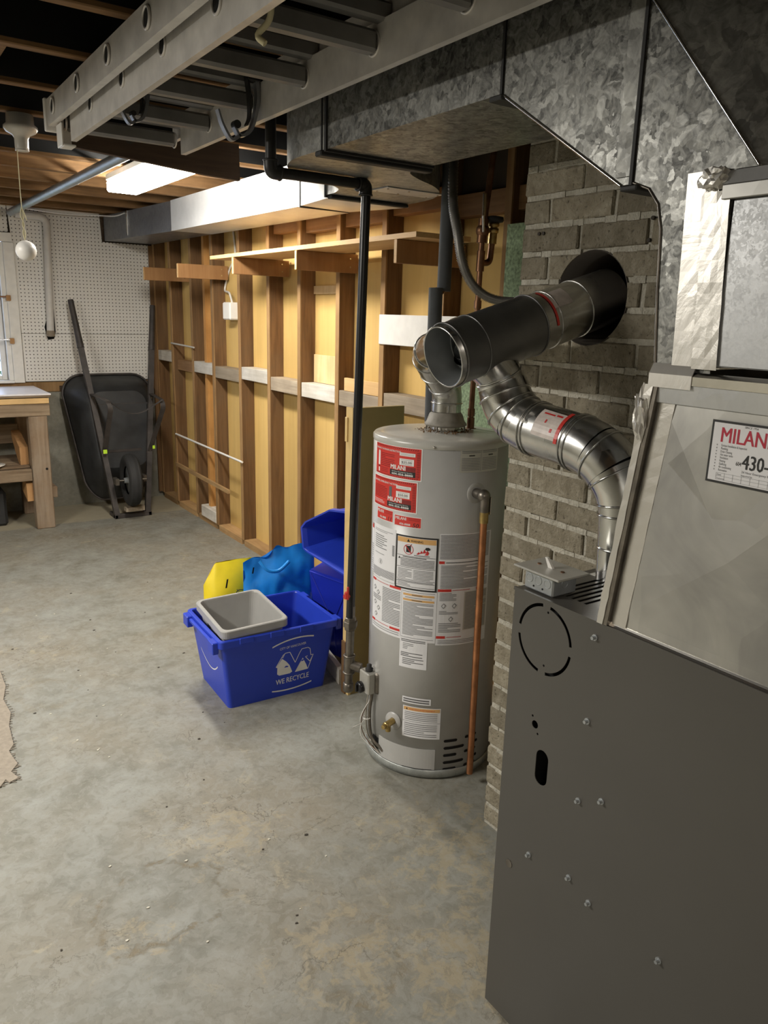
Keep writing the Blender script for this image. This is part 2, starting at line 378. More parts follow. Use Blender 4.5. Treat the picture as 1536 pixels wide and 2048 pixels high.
WL = {}      # world origin of every object built here
def wpos(o): return WL.get(o.name, Vector((0, 0, 0)))
def link(name, data): o = bpy.data.objects.new(name, data); COL.objects.link(o); return o
def tag(o, label=None, cat=None, group=None, kind=None):
    if label: o['label'] = label
    if cat: o['category'] = cat
    if group: o['group'] = group
    if kind: o['kind'] = kind
    return o
def fixn(me):
    b = bmesh.new(); b.from_mesh(me); bmesh.ops.recalc_face_normals(b, faces=b.faces[:]); b.to_mesh(me); b.free()
def obj(name, mb, mat, parent=None, label=None, cat=None, group=None, kind=None, local=False, org=None, norm=True):
    if parent is not None: o0 = wpos(parent) if not local else Vector((0, 0, 0))
    else:
        if org is None:
            xs = [v.x for v in mb.v]; ys = [v.y for v in mb.v]; zs = [v.z for v in mb.v]
            org = ((min(xs) + max(xs)) / 2, (min(ys) + max(ys)) / 2, min(zs))
        o0 = Vector(org)
    me = bpy.data.meshes.new(name); me.from_pydata([tuple(v - o0) for v in mb.v], [], mb.f)
    for p, sm in zip(me.polygons, mb.sm): p.use_smooth = sm
    me.materials.append(M(mat) if isinstance(mat, str) else mat)
    if norm: fixn(me)
    o = link(name, me)
    if parent is not None: o.parent = parent; WL[o.name] = wpos(parent)
    else: o.location = o0; WL[o.name] = o0
    return tag(o, label, cat, group, kind)
def thing(name, label, cat, loc=(0, 0, 0), rot=(0, 0, 0), group=None, kind=None):
    o = link(name, None); o.location = loc; o.rotation_euler = rot; WL[o.name] = Vector(loc); o.empty_display_size = .05
    return tag(o, label, cat, group, kind)
def box(name, b, mat, parent=None, c=0.0, **k):
    m = MB()
    if c: m.bbox(*b, c=c)
    else: m.box(*b)
    return obj(name, m, mat, parent, **k)
def bez(pts, n=10):
    # Catmull-Rom through points
    P = [Vector(p) for p in pts]; P = [2 * P[0] - P[1]] + P + [2 * P[-1] - P[-2]]; out = []
    for i in range(1, len(P) - 2):
        for k in range(n):
            t = k / n; a, b, c, d = P[i - 1:i + 3]
            out.append(.5 * ((2 * b) + (c - a) * t + (2 * a - 5 * b + 4 * c - d) * t * t + (3 * b - a - 3 * c + d) * t ** 3))
    out.append(P[-2]); return out
def corner(pts, rad, n=6):
    # polyline with rounded corners
    P = [Vector(p) for p in pts]; out = [P[0]]
    for i in range(1, len(P) - 1):
        a = (P[i - 1] - P[i]); b = (P[i + 1] - P[i]); r = min(rad, a.length * .48, b.length * .48)
        s = P[i] + a.normalized() * r; e = P[i] + b.normalized() * r
        for k in range(n + 1):
            t = k / n; out.append((1 - t) ** 2 * s + 2 * t * (1 - t) * P[i] + t * t * e)
    out.append(P[-1]); return out
def boolean_cut(o, cutters):
    bpy.context.view_layer.update()
    # permanent cut: evaluates boolean modifiers and stores the mesh
    cs = []
    for mb in cutters:
        me = bpy.data.meshes.new('cut'); me.from_pydata([tuple(v - wpos(o) - (Vector((0, 0, 0)))) for v in mb.v], [], mb.f); fixn(me)
        c = link('cut', me); c.matrix_world = o.matrix_world; cs.append(c)
        md = o.modifiers.new('b', 'BOOLEAN'); md.object = c; md.operation = 'DIFFERENCE'; md.solver = 'EXACT'
    bpy.context.view_layer.update()
    dg = bpy.context.evaluated_depsgraph_get(); nm = bpy.data.meshes.new_from_object(o.evaluated_get(dg))
    o.modifiers.clear(); o.data = nm
    for c in cs: bpy.data.objects.remove(c, do_unlink=True)

# ---------------------------------------------------------------- printing on surfaces
_TX = {}
def text2d(body, size, xs=1.0, bold=.0, res=2, shear=0.0):
    k = (body, size, xs, bold, shear)
    if k in _TX: return _TX[k]
    cu = bpy.data.curves.new('t', 'FONT'); cu.body = body; cu.size = size; cu.resolution_u = res; cu.offset = bold * size * .45; cu.shear = shear
    ob = link('t', cu); bpy.context.view_layer.update()
    me = ob.evaluated_get(bpy.context.evaluated_depsgraph_get()).to_mesh()
    vs = [(v.co.x * xs, v.co.y) for v in me.vertices]; fs = [tuple(p.vertices) for p in me.polygons]
    ob.to_mesh_clear(); bpy.data.objects.remove(ob, do_unlink=True)
    _TX[k] = (vs, fs); return _TX[k]
class Print:
    """collects flat print by colour and lays it on a surface through fn(u, v, off)"""
    def __init__(s, fn, step=.02): s.fn = fn; s.q = {}; s.step = step; s.lv = {}
    def mb(s, mat): return s.q.setdefault(mat, MB())
    def rect(s, mat, u0, v0, u1, v1, off):
        n = max(1, int(abs(u1 - u0) / s.step)); m = s.mb(mat); vs = []
        for i in range(n + 1):
            u = u0 + (u1 - u0) * i / n; vs += [s.fn(u, v0, off), s.fn(u, v1, off)]
        m.add(vs, [(2 * i, 2 * i + 2, 2 * i + 3, 2 * i + 1) for i in range(n)])
    def frame(s, mat, u0, v0, u1, v1, w, off):
        s.rect(mat, u0, v0, u1, v0 + w, off); s.rect(mat, u0, v1 - w, u1, v1, off); s.rect(mat, u0, v0 + w, u0 + w, v1 - w, off); s.rect(mat, u1 - w, v0 + w, u1, v1 - w, off)
    def poly(s, mat, pts, off): s.mb(mat).add([s.fn(u, v, off) for u, v in pts], [tuple(range(len(pts)))])
    def text(s, mat, body, u, v, size, off, xs=1.0, bold=.0, shear=0.0, fit=None, slope=0.0):
        vs, fs = text2d(body, size, 1.0, 0, 2, shear)
        if not vs: return
        w = max(p[0] for p in vs); k = (fit / w) if fit else xs
        for dx in ((-1, 0, 1) if bold else (0,)):
            d = dx * bold * size * .5
            s.mb(mat).add([s.fn(u + (x + d) * k, v + y + slope * x * k, off + dx * .00003) for x, y in vs], fs)
    def lines(s, mat, u0, v0, u1, v1, n, off, fill=.42, seed=1, full=.9):
        rnd = random.Random(seed); p = (v1 - v0) / n
        for i in range(n):
            vv = v1 - (i + .5) * p; h = p * fill / 2; u = u0; end = u1 if rnd.random() < full else u0 + (u1 - u0) * rnd.uniform(.3, .9)
            while u < end - p * .5:
                w = rnd.uniform(1.2, 4.2) * p; e = min(u + w, end); s.rect(mat, u, vv - h, e, vv + h, off); u = e + p * .5
    def out(s, parent, names=None, local=False):
        for mat, mb in s.q.items(): obj((names or {}).get(mat, 'print'), mb, mat, parent, norm=False, local=local)
# ================================================================ THE ROOM
XW, XB = 2.067, 2.157           # front of the studs, back panel
YB = 6.38                        # far wall
box('floor', (-2.6, 2.25, -2.6, 6.5, -.08, 0), 'floor_paint', kind='structure', org=(0, 0, 0))
box('wall_left', (-2.6, -2.5, -2.6, 6.5, 0, 2.42), 'old_concrete', kind='structure')
box('wall_front', (-2.5, 2.25, -2.6, -2.5, 0, 2.42), 'old_concrete', kind='structure')
ceil = box('ceiling', (-2.5, 2.25, -2.5, YB, 2.42, 2.5), 'subfloor_wood', kind='structure', org=(0, 0, 2.42))
jy = [2.48 + .405 * k for k in range(-11, 10)]
for y in jy:
    box('joist', (-2.5, 2.25, y - .02, y + .02, 2.222, 2.42), 'joist_wood', ceil, c=.003)
box('rim_board', (-2.5, 2.25, YB - .05, YB, 2.235, 2.42), 'joist_wood', ceil)
for x0, k in ((.42, 11), (1.42, 13), (.1, 16)):
    box('blocking', (x0, x0 + .04, jy[k] + .021, jy[k + 1] - .021, 2.25, 2.42), 'joist_wood', ceil)
# diagonal bridging strips beyond the light
for k, s in ((15, 1), (16, -1), (17, 1)):
    y0, y1 = jy[k] + .022, jy[k + 1] - .022
    m = MB().hexa([(.95 + .15 * s, y0, 2.25), (.99 + .15 * s, y0, 2.25), (.99 + .15 * s, y1, 2.37), (.95 + .15 * s, y1, 2.37)],
                  [(.95 + .15 * s, y0, 2.27), (.99 + .15 * s, y0, 2.27), (.99 + .15 * s, y1, 2.39), (.95 + .15 * s, y1, 2.39)])
    obj('bridging', m, 'stud_edge', ceil)

# black sheets over the subfloor and joist sides in the near bays
for k in range(6, 15):
    a, b_ = jy[k] + .021, jy[k + 1] - .021
    m = MB().box(-2.45, 2.2, a, b_, 2.412, 2.419).box(-2.45, 2.2, b_ - .004, b_ + .0, 2.236, 2.412).box(-2.45, 2.2, a, a + .004, 2.236, 2.412)
    obj('black_sheet', m, 'bay_black', ceil)
# ---- right wall: open studs with fibreboard behind
wr = box('wall_right', (XB + .012, XB + .08, -2.5, 6.5, 0, 2.42), 'old_concrete', kind='structure')
ye = [6.32, 5.954, 5.524, 5.123, 4.681, 4.257, 3.867, 3.457, 3.045, 2.613, 2.235]   # near front edges of the studs
ys = ye + [1.83, 1.42, 1.0, .6, .2, -.2]
edges_b = [YB] + [y + .02 for y in ys] + [-2.5]
for a, b in zip(edges_b[:-1], edges_b[1:]):
    box('back_panel', (XB, XB + .011, b + .001, a - .001, .0, 2.2), 'fiberboard', wr)
for i, y in enumerate(ys):
    j = random.uniform(-.003, .003)
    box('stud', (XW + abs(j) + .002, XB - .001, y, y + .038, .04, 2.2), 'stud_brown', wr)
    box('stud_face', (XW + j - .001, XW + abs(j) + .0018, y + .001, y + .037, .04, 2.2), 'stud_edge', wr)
box('new_stud', (XW + .03, XB - .001, 5.345, 5.385, .04, 2.2), 'new_stud', wr, label='paler orange newer stud')
for a, b in zip([6.36] + [y for y in ys[:-1]], ys):
    lo, hi = b + .039, a - .001
    if hi - lo < .05 or lo < -.3: continue
    if abs(b - 5.123) < .01:
        box('bottom_plate', (XW + .004, XB - .001, lo, hi, 0, .04), 'plate_wood', wr)
        continue
    box('bottom_plate', (XW + .001, XB - .001, lo, hi, 0, .041), 'plate_wood', wr)
box('base_block', (XW - .005, XB - .002, 5.165, 5.45, .041, .125), 'block_white', wr, c=.003, label='short white painted block')
# mid height nogging and upper fire blocks
nog = [(5.954, 6.32, 1.15, 'block_white'), (5.524, 5.954, 1.095, 'block_brown'), (5.123, 5.524, 1.11, 'block_white'), (4.681, 5.123, 1.10, 'block_grey'), (4.257, 4.681, 1.125, 'block_white'),
       (3.867, 4.257, 1.095, 'block_grey'), (3.457, 3.867, 1.095, 'block_white'), (3.045, 3.457, 1.09, 'block_grey'), (2.613, 3.045, 1.115, 'block_grey'), (2.235, 2.613, 1.11, 'block_brown')]
for y0, y1, z, mt in nog:
    hi = y1 - .001
    rec = .002 if mt != 'block_brown' else .03
    box('nogging', (XW + rec, XB - .002, y0 + .039, hi, z, z + .078), mt, wr, c=.002)
for y0, y1, z in ((3.867, 4.257, 1.985), (3.457, 3.867, 1.965), (3.045, 3.457, 1.965), (2.613, 3.045, 1.985), (2.235, 2.613, 1.94), (1.83, 2.235, 1.94)):
    box('fire_block', (XW + .028, XB - .002, y0 + .039, y1 - .001, z, z + .085), 'block_brown', wr, c=.002)
box('top_plate', (XW, XB - .001, 1.83, 6.36, 2.2, 2.222), 'stud_brown', wr)
box('void_shade', (XB - .02, XB - .003, 1.87, 3.04, 2.03, 2.19), 'debris_dark', wr)  # dark sheet standing in for the shade of the void above the blocks

# ---- far wall: concrete below, pegboard above
wb = box('wall_back', (-2.5, 2.23, YB, YB + .12, 0, .91), 'old_concrete', kind='structure')
box('sill_plate', (-2.5, XW - .005, YB - .012, YB + .02, .911, .985), 'stud_edge', wb, c=.003)
box('sill_patch', (1.30, 1.385, YB - .016, YB - .0125, .915, .955), 'dark_plank', wb, c=.001)
box('siding', (-2.5, -.65, YB + .03, YB + .12, .9, 2.42), 'subfloor_wood', wb)
box('siding', (1.0, 2.23, YB + .03, YB + .12, .9, 2.42), 'subfloor_wood', wb)
box('siding', (-.65, 1.0, YB + .03, YB + .12, 2.03, 2.42), 'subfloor_wood', wb)
def peg(x0, x1, z0, z1):
    box('peg_panel', (x0, x1, YB - .018, YB - .010, z0, z1), 'pegboard', wb)
peg(1.063, 2.035, .992, 1.345)
m = MB().prism([(1.063, 1.348), (2.035, 1.348), (2.035, 2.033), (1.685, 2.033), (1.675, 2.24), (1.035, 2.24), (1.05, 1.99)], 'y', YB - .018, YB - .010)
obj('peg_panel', m, 'pegboard', wb)
peg(-.7, 1.031, 2.055, 2.245)
peg(-2.5, -.76, .992, 2.245)
box('batten_strip', (2.037, 2.066, YB - .03, YB - .006, .045, 2.03), 'stud_brown', wb)

# ---- window in the far wall (its right edge is in view)
w1 = thing('window_1', None, None, (.15, YB, 1.0), kind='structure')
box('casing', (.985, 1.058, YB - .034, YB - .008, .985, 1.985), 'trim_paint', w1, c=.003)
box('casing', (-.75, 1.05, YB - .036, YB - .008, 1.987, 2.05), 'trim_paint', w1, c=.003)
box('casing', (-.75, -.68, YB - .034, YB - .008, .985, 1.985), 'trim_paint', w1, c=.003)
box('sill', (-.75, .984, YB - .05, YB + .10, .985, 1.003), 'trim_paint', w1, c=.003)
box('jamb', (.955, .984, YB - .02, YB + .11, 1.004, 1.985), 'trim_paint', w1)
box('jamb', (-.68, -.655, YB - .02, YB + .11, 1.004, 1.985), 'trim_paint', w1)
sx = .915
for x in (sx, .13, -.64): box('sash', (x, x + .038, YB + .04, YB + .075, 1.004, 1.985), 'white_paint', w1, c=.003)
for z in (1.004, 1.955): box('sash', (-.602, .914, YB + .04, YB + .075, z, z + .03), 'white_paint', w1, c=.003)
box('pane', (-.60, .128, YB + .055, YB + .058, 1.03, 1.955), 'glass', w1)
box('pane', (.17, .914, YB + .055, YB + .058, 1.03, 1.955), 'glass', w1)
for z in (1.30, 1.605):
    rd = obj('security_bar', MB().cyl((-.70, YB - .05, z), (.985, YB - .05, z), .006, 10), 'copper_old' if z > 1.5 else 'chrome', w1)
    box('bar_bracket', (.975, 1.005, YB - .06, YB - .0345, z - .028, z + .012), 'wedge_wood', w1, c=.003)
# shrubs outside
rnd = random.Random(5)
m = MB()
for i in range(900):
    c = Vector((rnd.uniform(-1.5, 2.4), rnd.uniform(8.2, 9.2), rnd.uniform(.2, 2.6))); s = rnd.uniform(.04, .1)
    d = Vector((rnd.uniform(-1, 1), rnd.uniform(-1, 1), rnd.uniform(-1, 1))).normalized(); e = d.orthogonal().normalized()
    m.quad(c - d * s, c + e * s * .4, c + d * s, c - e * s * .4)
obj('hedge', m, 'leaf_green', None, 'green leafy hedge growing outside the window', 'hedge', kind='stuff')
box('ground', (-4, 5, YB + .6, 12, -.1, .2), 'leaf_green', kind='structure')

# ================================================================ CHIMNEY
CX = 1.492
ch = thing('chimney', 'grey brick chimney with thick pale mortar behind the furnace', 'chimney', (1.75, 1.2, 0))
core = box('mortar', (CX + .007, 2.02, .70, 1.558, 0, 2.2), 'mortar', ch)
hole = ((1.322, 1.603), .112)
def hole_cut(x0, x1): return MB().cyl((x0, hole[0][0], hole[0][1]), (x1, hole[0][0], hole[0][1]), hole[1], 40)
boolean_cut(core, [hole_cut(1.3, 1.85)])
CO = .0685
var = []
for k in range(6):
    mb = MB().bbox(-.02, .0, -.0965, .0965, -.0285, .0285, .0035, .0016); var.append(mb)
halfb = {}
meshes = []
for mb in var:
    me = bpy.data.meshes.new('brick'); me.from_pydata([tuple(v) for v in mb.v], [], mb.f); fixn(me); me.materials.append(M('brick_face')); meshes.append(me)
def add_brick(y0, y1, z, k):
    w = y1 - y0
    if w < .03: return
    jx = random.uniform(-.002, .003)
    cy = (y0 + y1) / 2; cz = z + CO / 2
    near = abs(cy - hole[0][0]) < w / 2 + hole[1] and abs(cz - hole[0][1]) < .03 + hole[1]
    if abs(w - .193) < .002 and not near:
        o = link('brick', meshes[k % 6]); o.parent = ch; o.location = Vector((CX + .02 + jx, cy, cz)) - wpos(ch)
        o.rotation_euler = (random.uniform(-.008, .008), random.uniform(-.004, .004), 0)
    else:
        mb = MB().bbox(CX + jx, CX + .02 + jx, y0, y1, cz - .0285, cz + .0285, .0035, .0014)
        o = obj('brick', mb, 'brick_face', ch)
        if near: boolean_cut(o, [hole_cut(1.4, 1.6)])
k = 0
for r in range(32):
    z = r * CO; zt = z + CO
    if zt > 2.2: break
    off = 1.475 if r % 2 == 0 else 1.373
    jn = [1.568] + [off - .2045 * i + random.uniform(-.004, .004) for i in range(5)]
    jn = [j for j in jn if j > .68]
    for a, b in zip(jn[:-1], jn[1:]):
        y1 = a - (.0055 if a < 1.56 else 0); y0 = b + .0055
        if abs((y1 - y0) - .193) < .009: y0 = y1 - .193
        add_brick(y0, y1, z, random.randrange(6)); k += 1
# mortar set in the joints, slightly uneven
m = MB()
rnd = random.Random(3)
for r in range(0, 32):
    z = r * CO
    if z > 2.15: break
    n = 26; ysx = [1.562 - i * (.86 / n) for i in range(n + 1)]
    for a, b in zip(ysx[:-1], ysx[1:]):
        if abs((a + b) / 2 - hole[0][0]) < math.sqrt(max(0, hole[1] ** 2 - (z - hole[0][1]) ** 2)) + .02 and abs(z - hole[0][1]) < hole[1]: continue
        d = rnd.uniform(.0, .004); h = rnd.uniform(.0052, .0085)
        m.add([(CX + d, a, z - h), (CX + d, b, z - h), (CX + d, b, z + h), (CX + d, a, z + h), (CX + .013, a, z - h), (CX + .013, b, z - h), (CX + .013, b, z + h), (CX + .013, a, z + h)],
              [(0, 1, 2, 3), (4, 5, 1, 0), (3, 2, 6, 7), (0, 3, 7, 4), (1, 5, 6, 2)])
obj('joint_mortar', m, 'mortar', ch, kind='stuff')
m = MB().lathe((CX + .003, hole[0][0], hole[0][1]), [(.1125, 0), (.110, 0), (.110, .35), (.1125, .35), (.1125, 0)], 40, (1, 0, 0))
obj('flue_thimble', m, 'debris_dark', ch)
obj('flue_end', MB().disk((CX + .354, hole[0][0], hole[0][1]), (1, 0, 0), .11, 32), 'dark_hole', ch)
for y, z in ((1.49, 1.762), (1.505, 1.762), (1.16, 1.773), (1.143, 1.773), (1.165, 1.727)):
    obj('anchor_screw', MB().cyl((CX - .004, y, z), (CX + .004, y, z), .0045, 8), 'debris_dark', ch)
# ================================================================ FURNACE
FX = 1.054
fu = thing('furnace', 'grey painted sheet metal furnace cabinet with round knockout', 'furnace', (1.25, .7, 0))
side = box('side_panel', (FX, FX + .0015, .30, 1.06, .006, 1.0245), 'furnace_paint', fu)
KC, KR = (.971, .945), .068
cuts = []
for a0, a1 in ((8, 82), (98, 172), (188, 262), (278, 352)):
    o_, i_ = [], []
    for i in range(13):
        a = math.radians(a0 + (a1 - a0) * i / 12)
        o_.append((KC[0] + (KR + .0032) * math.cos(a), KC[1] + (KR + .0032) * 1.02 * math.sin(a))); i_.append((KC[0] + (KR - .0032) * math.cos(a), KC[1] + (KR - .0032) * 1.02 * math.sin(a)))
    cuts.append(MB().prism(o_ + i_[::-1], 'x', FX - .01, FX + .01))
def oval(cy, cz, ry, h, n=10):   # vertical stadium
    return [(cy + ry * math.cos(pi * i / n), cz + h + ry * math.sin(pi * i / n)) for i in range(n + 1)] + [(cy - ry * math.cos(pi * i / n), cz - h - ry * math.sin(pi * i / n)) for i in range(n + 1)]
cuts.append(MB().prism(oval(.949, .675, .0165, .022), 'x', FX - .01, FX + .01))
for y, z, r in ((.976, .759, .0085), (.984, .775, .0025), (.967, .742, .0025), (.966, 1.003, .0025), (.966, .892, .0025)):
    cuts.append(MB().cyl((FX - .01, y, z), (FX + .01, y, z), r, 16))
boolean_cut(side, cuts)
obj('knockout_plug', MB().cyl((FX - .0012, 1.017, .404), (FX + .001, 1.017, .404), .0095, 18), 'iron_steel', fu)
box('liner', (FX + .03, FX + .032, .32, 1.05, .02, 1.01), 'dark_hole', fu)
top = MB().prism([(FX + .0016, 1.0245), (1.46, 1.0245), (1.46, 1.026), (FX + .0005, 1.026)], 'y', .30, 1.06)
topo = obj('top_panel', top, 'furnace_paint', fu)
boolean_cut(topo, [MB().box(1.105 + .0, 1.24, .918 + .0165 * i, .926 + .0165 * i, 1.01, 1.04) for i in range(6)])
box('edge_flange', (FX - .0012, FX + .004, .30, 1.0615, 1.0205, 1.0275), 'furnace_paint', fu)
box('back_panel', (FX + .0016, 1.46, 1.0575, 1.06, .006, 1.024), 'furnace_paint', fu)
box('far_side_panel', (1.4585, 1.46, .30, 1.057, .006, 1.024), 'furnace_paint', fu)
box('front_panel', (FX + .0016, 1.458, .28, .3, .006, 1.024), 'furnace_paint', fu)
box('base_rail', (FX + .01, 1.45, .31, 1.05, 0, .006), 'black_paint', fu)
for y, z in ((.849, .996), (.847, .829), (.849, .659), (.796, .689), (.962, .463), (.853, .483), (.80, .463), (.64, .461)):
    m = MB().cyl((FX - .002, y, z), (FX, y, z), .0062, 12); m.cyl((FX - .009, y, z), (FX - .002, y, z), .0036, 6)
    obj('screw', m, 'box_steel', fu)
obj('duct_label', MB().box(1.25, 1.36, 1.005, 1.04, 1.0262, 1.0268), 'label_cream', fu)

# switch box standing on the furnace top
sb = thing('switch_box', 'small galvanized switch box with flat steel cover on the furnace', 'switch box', (1.10, 1.01, 1.028))
body = MB().bbox(1.068, 1.135, .972, 1.050, 1.028, 1.072, .003)
bo = obj('body', body, 'box_steel', sb)
for y in (1.035, 1.011, .987):
    obj('knockout', MB().torus((1.0678, y, 1.052), (1, 0, 0), .0085, .0007, 20, 6).disk((1.0676, y, 1.052), (1, 0, 0), .008), 'box_steel', sb)
for y in (1.023, .999): obj('slot', MB().cyl((1.0672, y, 1.038), (1.068, y, 1.038), .002, 8), 'dark_hole', sb)
obj('slot', MB().torus((1.10, .9718, 1.052), (0, 1, 0), .0085, .0007, 20, 6), 'box_steel', sb)
obj('cover', MB().bbox(1.046, 1.135, .940, 1.062, 1.0722, 1.0768, .0018), 'cover_steel', sb)
m = MB().hexa([(1.088, .996, 1.077), (1.094, .996, 1.077), (1.094, 1.008, 1.077), (1.088, 1.008, 1.077)], [(1.0885, 1.012, 1.096), (1.0935, 1.012, 1.096), (1.0935, 1.018, 1.096), (1.0885, 1.018, 1.096)])
obj('toggle', m, 'white_plastic', sb)
for y in (.972, 1.034): obj('cover_screw', MB().cyl((1.091, y, 1.0768), (1.091, y, 1.0785), .004, 10), 'copper_old', sb)

# ================================================================ PLENUM ON THE FURNACE
pl = thing('plenum', 'tapered sheet metal plenum with foil tape rising from the furnace', 'plenum', (1.25, .62, 1.028))
PX = 1.062
zb, zt = 1.0285, 1.475
yl = lambda z: .842 + (.790 - .842) * (z - zb) / (zt - zb)
# lower panel with cross breaks
def quadpyr(a, b, c, d, dep):
    cen = (a + b + c + d) / 4 + Vector((dep, 0, 0)); return [a, b, c, d, cen]
a, b = Vector((PX, .805, 1.05)), Vector((PX, .41, 1.05)); c, d = Vector((PX, .41, 1.428)), Vector((PX, .768, 1.428))
cen = Vector((PX - .014, .615, 1.205))
m = MB().add([a, b, c, d, cen], [(0, 1, 4), (1, 2, 4), (2, 3, 4), (3, 0, 4)]); m.add([(PX, .842, 1.0285), (PX, .41, 1.0285), b, a], [(0, 1, 2, 3)])
m.add([(PX, .842, 1.0285), a, d, (PX, .790, 1.475)], [(0, 1, 2, 3)]); m.add([d, c, (PX, .41, 1.475), (PX, .790, 1.475)], [(0, 1, 2, 3)])
obj('lower_panel', m, 'plenum_sheet', pl, norm=False)
m = MB().add([(PX, .842, zb), (1.455, .842, zb), (1.44, .79, zt), (PX, .79, zt)], [(0, 1, 2, 3)])
m.add([(1.455, .842, zb), (1.455, .41, zb), (1.44, .41, zt), (1.44, .79, zt)], [(0, 1, 2, 3)]); m.add([(PX, .41, zb), (1.455, .41, zb), (1.44, .41, zt), (PX, .41, zt)], [(0, 1, 2, 3)])
obj('back_sheet', m, 'plenum_sheet', pl, norm=False)
obj('base_flange', MB().prism([(PX - .0055, 1.028), (PX + .002, 1.028), (PX + .002, 1.034), (PX - .001, 1.034), (PX - .003, 1.031)], 'y', .30, .845), 'chrome', pl)
# standing seam along the far edge and its tape
def strip(name, mat, ya, yb, z0, z1, x0, x1, par=pl, n=14, wob=.0):
    rn = random.Random(int(ya * 9999)); m = MB(); R_ = []
    for i in range(n + 1):
        t = i / n; z = z0 + (z1 - z0) * t; y0 = yl(z) if z < zt else .79; w = rn.uniform(-wob, wob)
        R_.append([(x1, y0 - ya + w, z), (x0 + rn.uniform(-wob, wob) * .5, y0 - ya + w, z), (x0 + rn.uniform(-wob, wob) * .5, y0 - yb - w * .5, z), (x1, y0 - yb - w * .5, z)])
    vs = [p for r in R_ for p in r]
    m.add(vs, [(i * 4 + k, i * 4 + (k + 1) % 4, (i + 1) * 4 + (k + 1) % 4, (i + 1) * 4 + k) for i in range(n) for k in range(4)])
    return obj(name, m, mat, par)
strip('edge_seam', 'iron_steel', -.002, .018, zb, 1.452, PX - .012, PX, n=8, wob=.0006)
strip('foil_strip', 'foil_tape', -.004, .010, zb, 1.455, PX - .0135, PX - .0115, n=24, wob=.0014)
strip('foil_strip', 'foil_tape', .022, .050, zb, 1.43, PX - .0022, PX - .0004, n=24, wob=.0008)
# crumpled foil lump at the top corner
b = bmesh.new(); bmesh.ops.create_icosphere(b, subdivisions=3, radius=1.0); rn = random.Random(4)
for v in b.verts:
    k = 1 + rn.uniform(-.22, .22); v.co = Vector((PX - .008 + v.co.x * .012 * k, .800 - (1.40 - (1.405 + v.co.z * .042)) * .1 + v.co.y * .014 * k, 1.405 + v.co.z * .045 * k))
b.verts.index_update(); m = MB().add([v.co.copy() for v in b.verts], [[v.index for v in f.verts] for f in b.faces]); b.free()
obj('foil_lump', m, 'foil_tape', pl)
# rims of the lower box
obj('top_flange', MB().prism([(PX - .006, 1.428), (PX, 1.426), (PX, 1.458), (PX - .010, 1.458)], 'y', .35, .787), 'galv_bright', pl)
obj('slip_joint', MB().prism([(PX - .012, 1.4585), (PX, 1.4585), (PX, 1.474), (PX - .005, 1.478), (PX - .012, 1.472)], 'y', .35, .79), 'chrome', pl)
obj('foil_strip', MB().prism([(PX - .0135, 1.452), (PX - .012, 1.452), (PX - .012, 1.472), (PX - .003, 1.488), (PX - .0045, 1.489), (PX - .0135, 1.473)], 'y', .715, .792), 'foil_tape', pl)

# service sticker
def plane_x(X, Y0, Z0, tilt=0.0):
    ct, st = math.cos(tilt), math.sin(tilt)
    return lambda u, v, off: Vector((X - off, Y0 - u * ct - v * st * 0, Z0 + v + u * st))
st = thing('service_sticker', 'white service sticker with red lettering on the plenum', 'sticker', (PX - .0085, .60, 1.32))
fn = plane_x(PX - .0085, .673, 1.320)
p = Print(fn, .2); LW, LH = .130, .0935
p.rect('print_black', 0, 0, LW, LH, .0004); p.rect('label_white', .0035, .0035, LW - .0035, LH - .0035, .0007)
p.text('sign_red', 'MILANI', .0155, .062, .0315, .0010, bold=.04, fit=.077)
p.text('print_dark', 'SINCE 1956', .052, .0862, .0042, .0010)
for i, t in enumerate(('Furnace Installation & Inspection', 'Plumbing', 'Drain Cleaning', 'Hot water tanks', 'Ventilation', 'Heating', 'Gasfitting', 'Air conditioning', 'Renovation')):
    p.text('print_dark', t, .0190, .0555 - i * .0046, .0050, .0010, xs=.62)
    p.rect('print_grey', .0115, .0560 - i * .0046, .0130, .0580 - i * .0046, .0010)
p.text('print_black', '604', .0455, .031, .0085, .0010, bold=.02, fit=.0085)
p.text('print_black', '430-2100'[:4], .0550, .0275, .0300, .0010, bold=.05, fit=.040)
p.text('print_dark', '24 Hour Emergency Service', .056, .0215, .0046, .0010)
p.frame('print_grey', .0165, .0055, LW - .006, .0160, .0004, .0010)
p.rect('print_grey', .0165, .0108, LW - .006, .0112, .0010)
for i in range(1, 8): p.rect('print_grey', .0165 + .0135 * i, .0055, .0169 + .0135 * i, .0165, .0010)
p.text('print_dark', 'Date', .018, .0120, .0036, .0010); p.text('print_dark', 'Technician', .018, .0066, .0030, .0010)
p.text('print_dark', 'Inspected by', .056, .0170, .0034, .0010)
for k in p.q:
    nm = {'label_white': 'sheet', 'print_black': 'border'}.get(k, 'print'); obj(nm, p.q[k], k, st, norm=False)

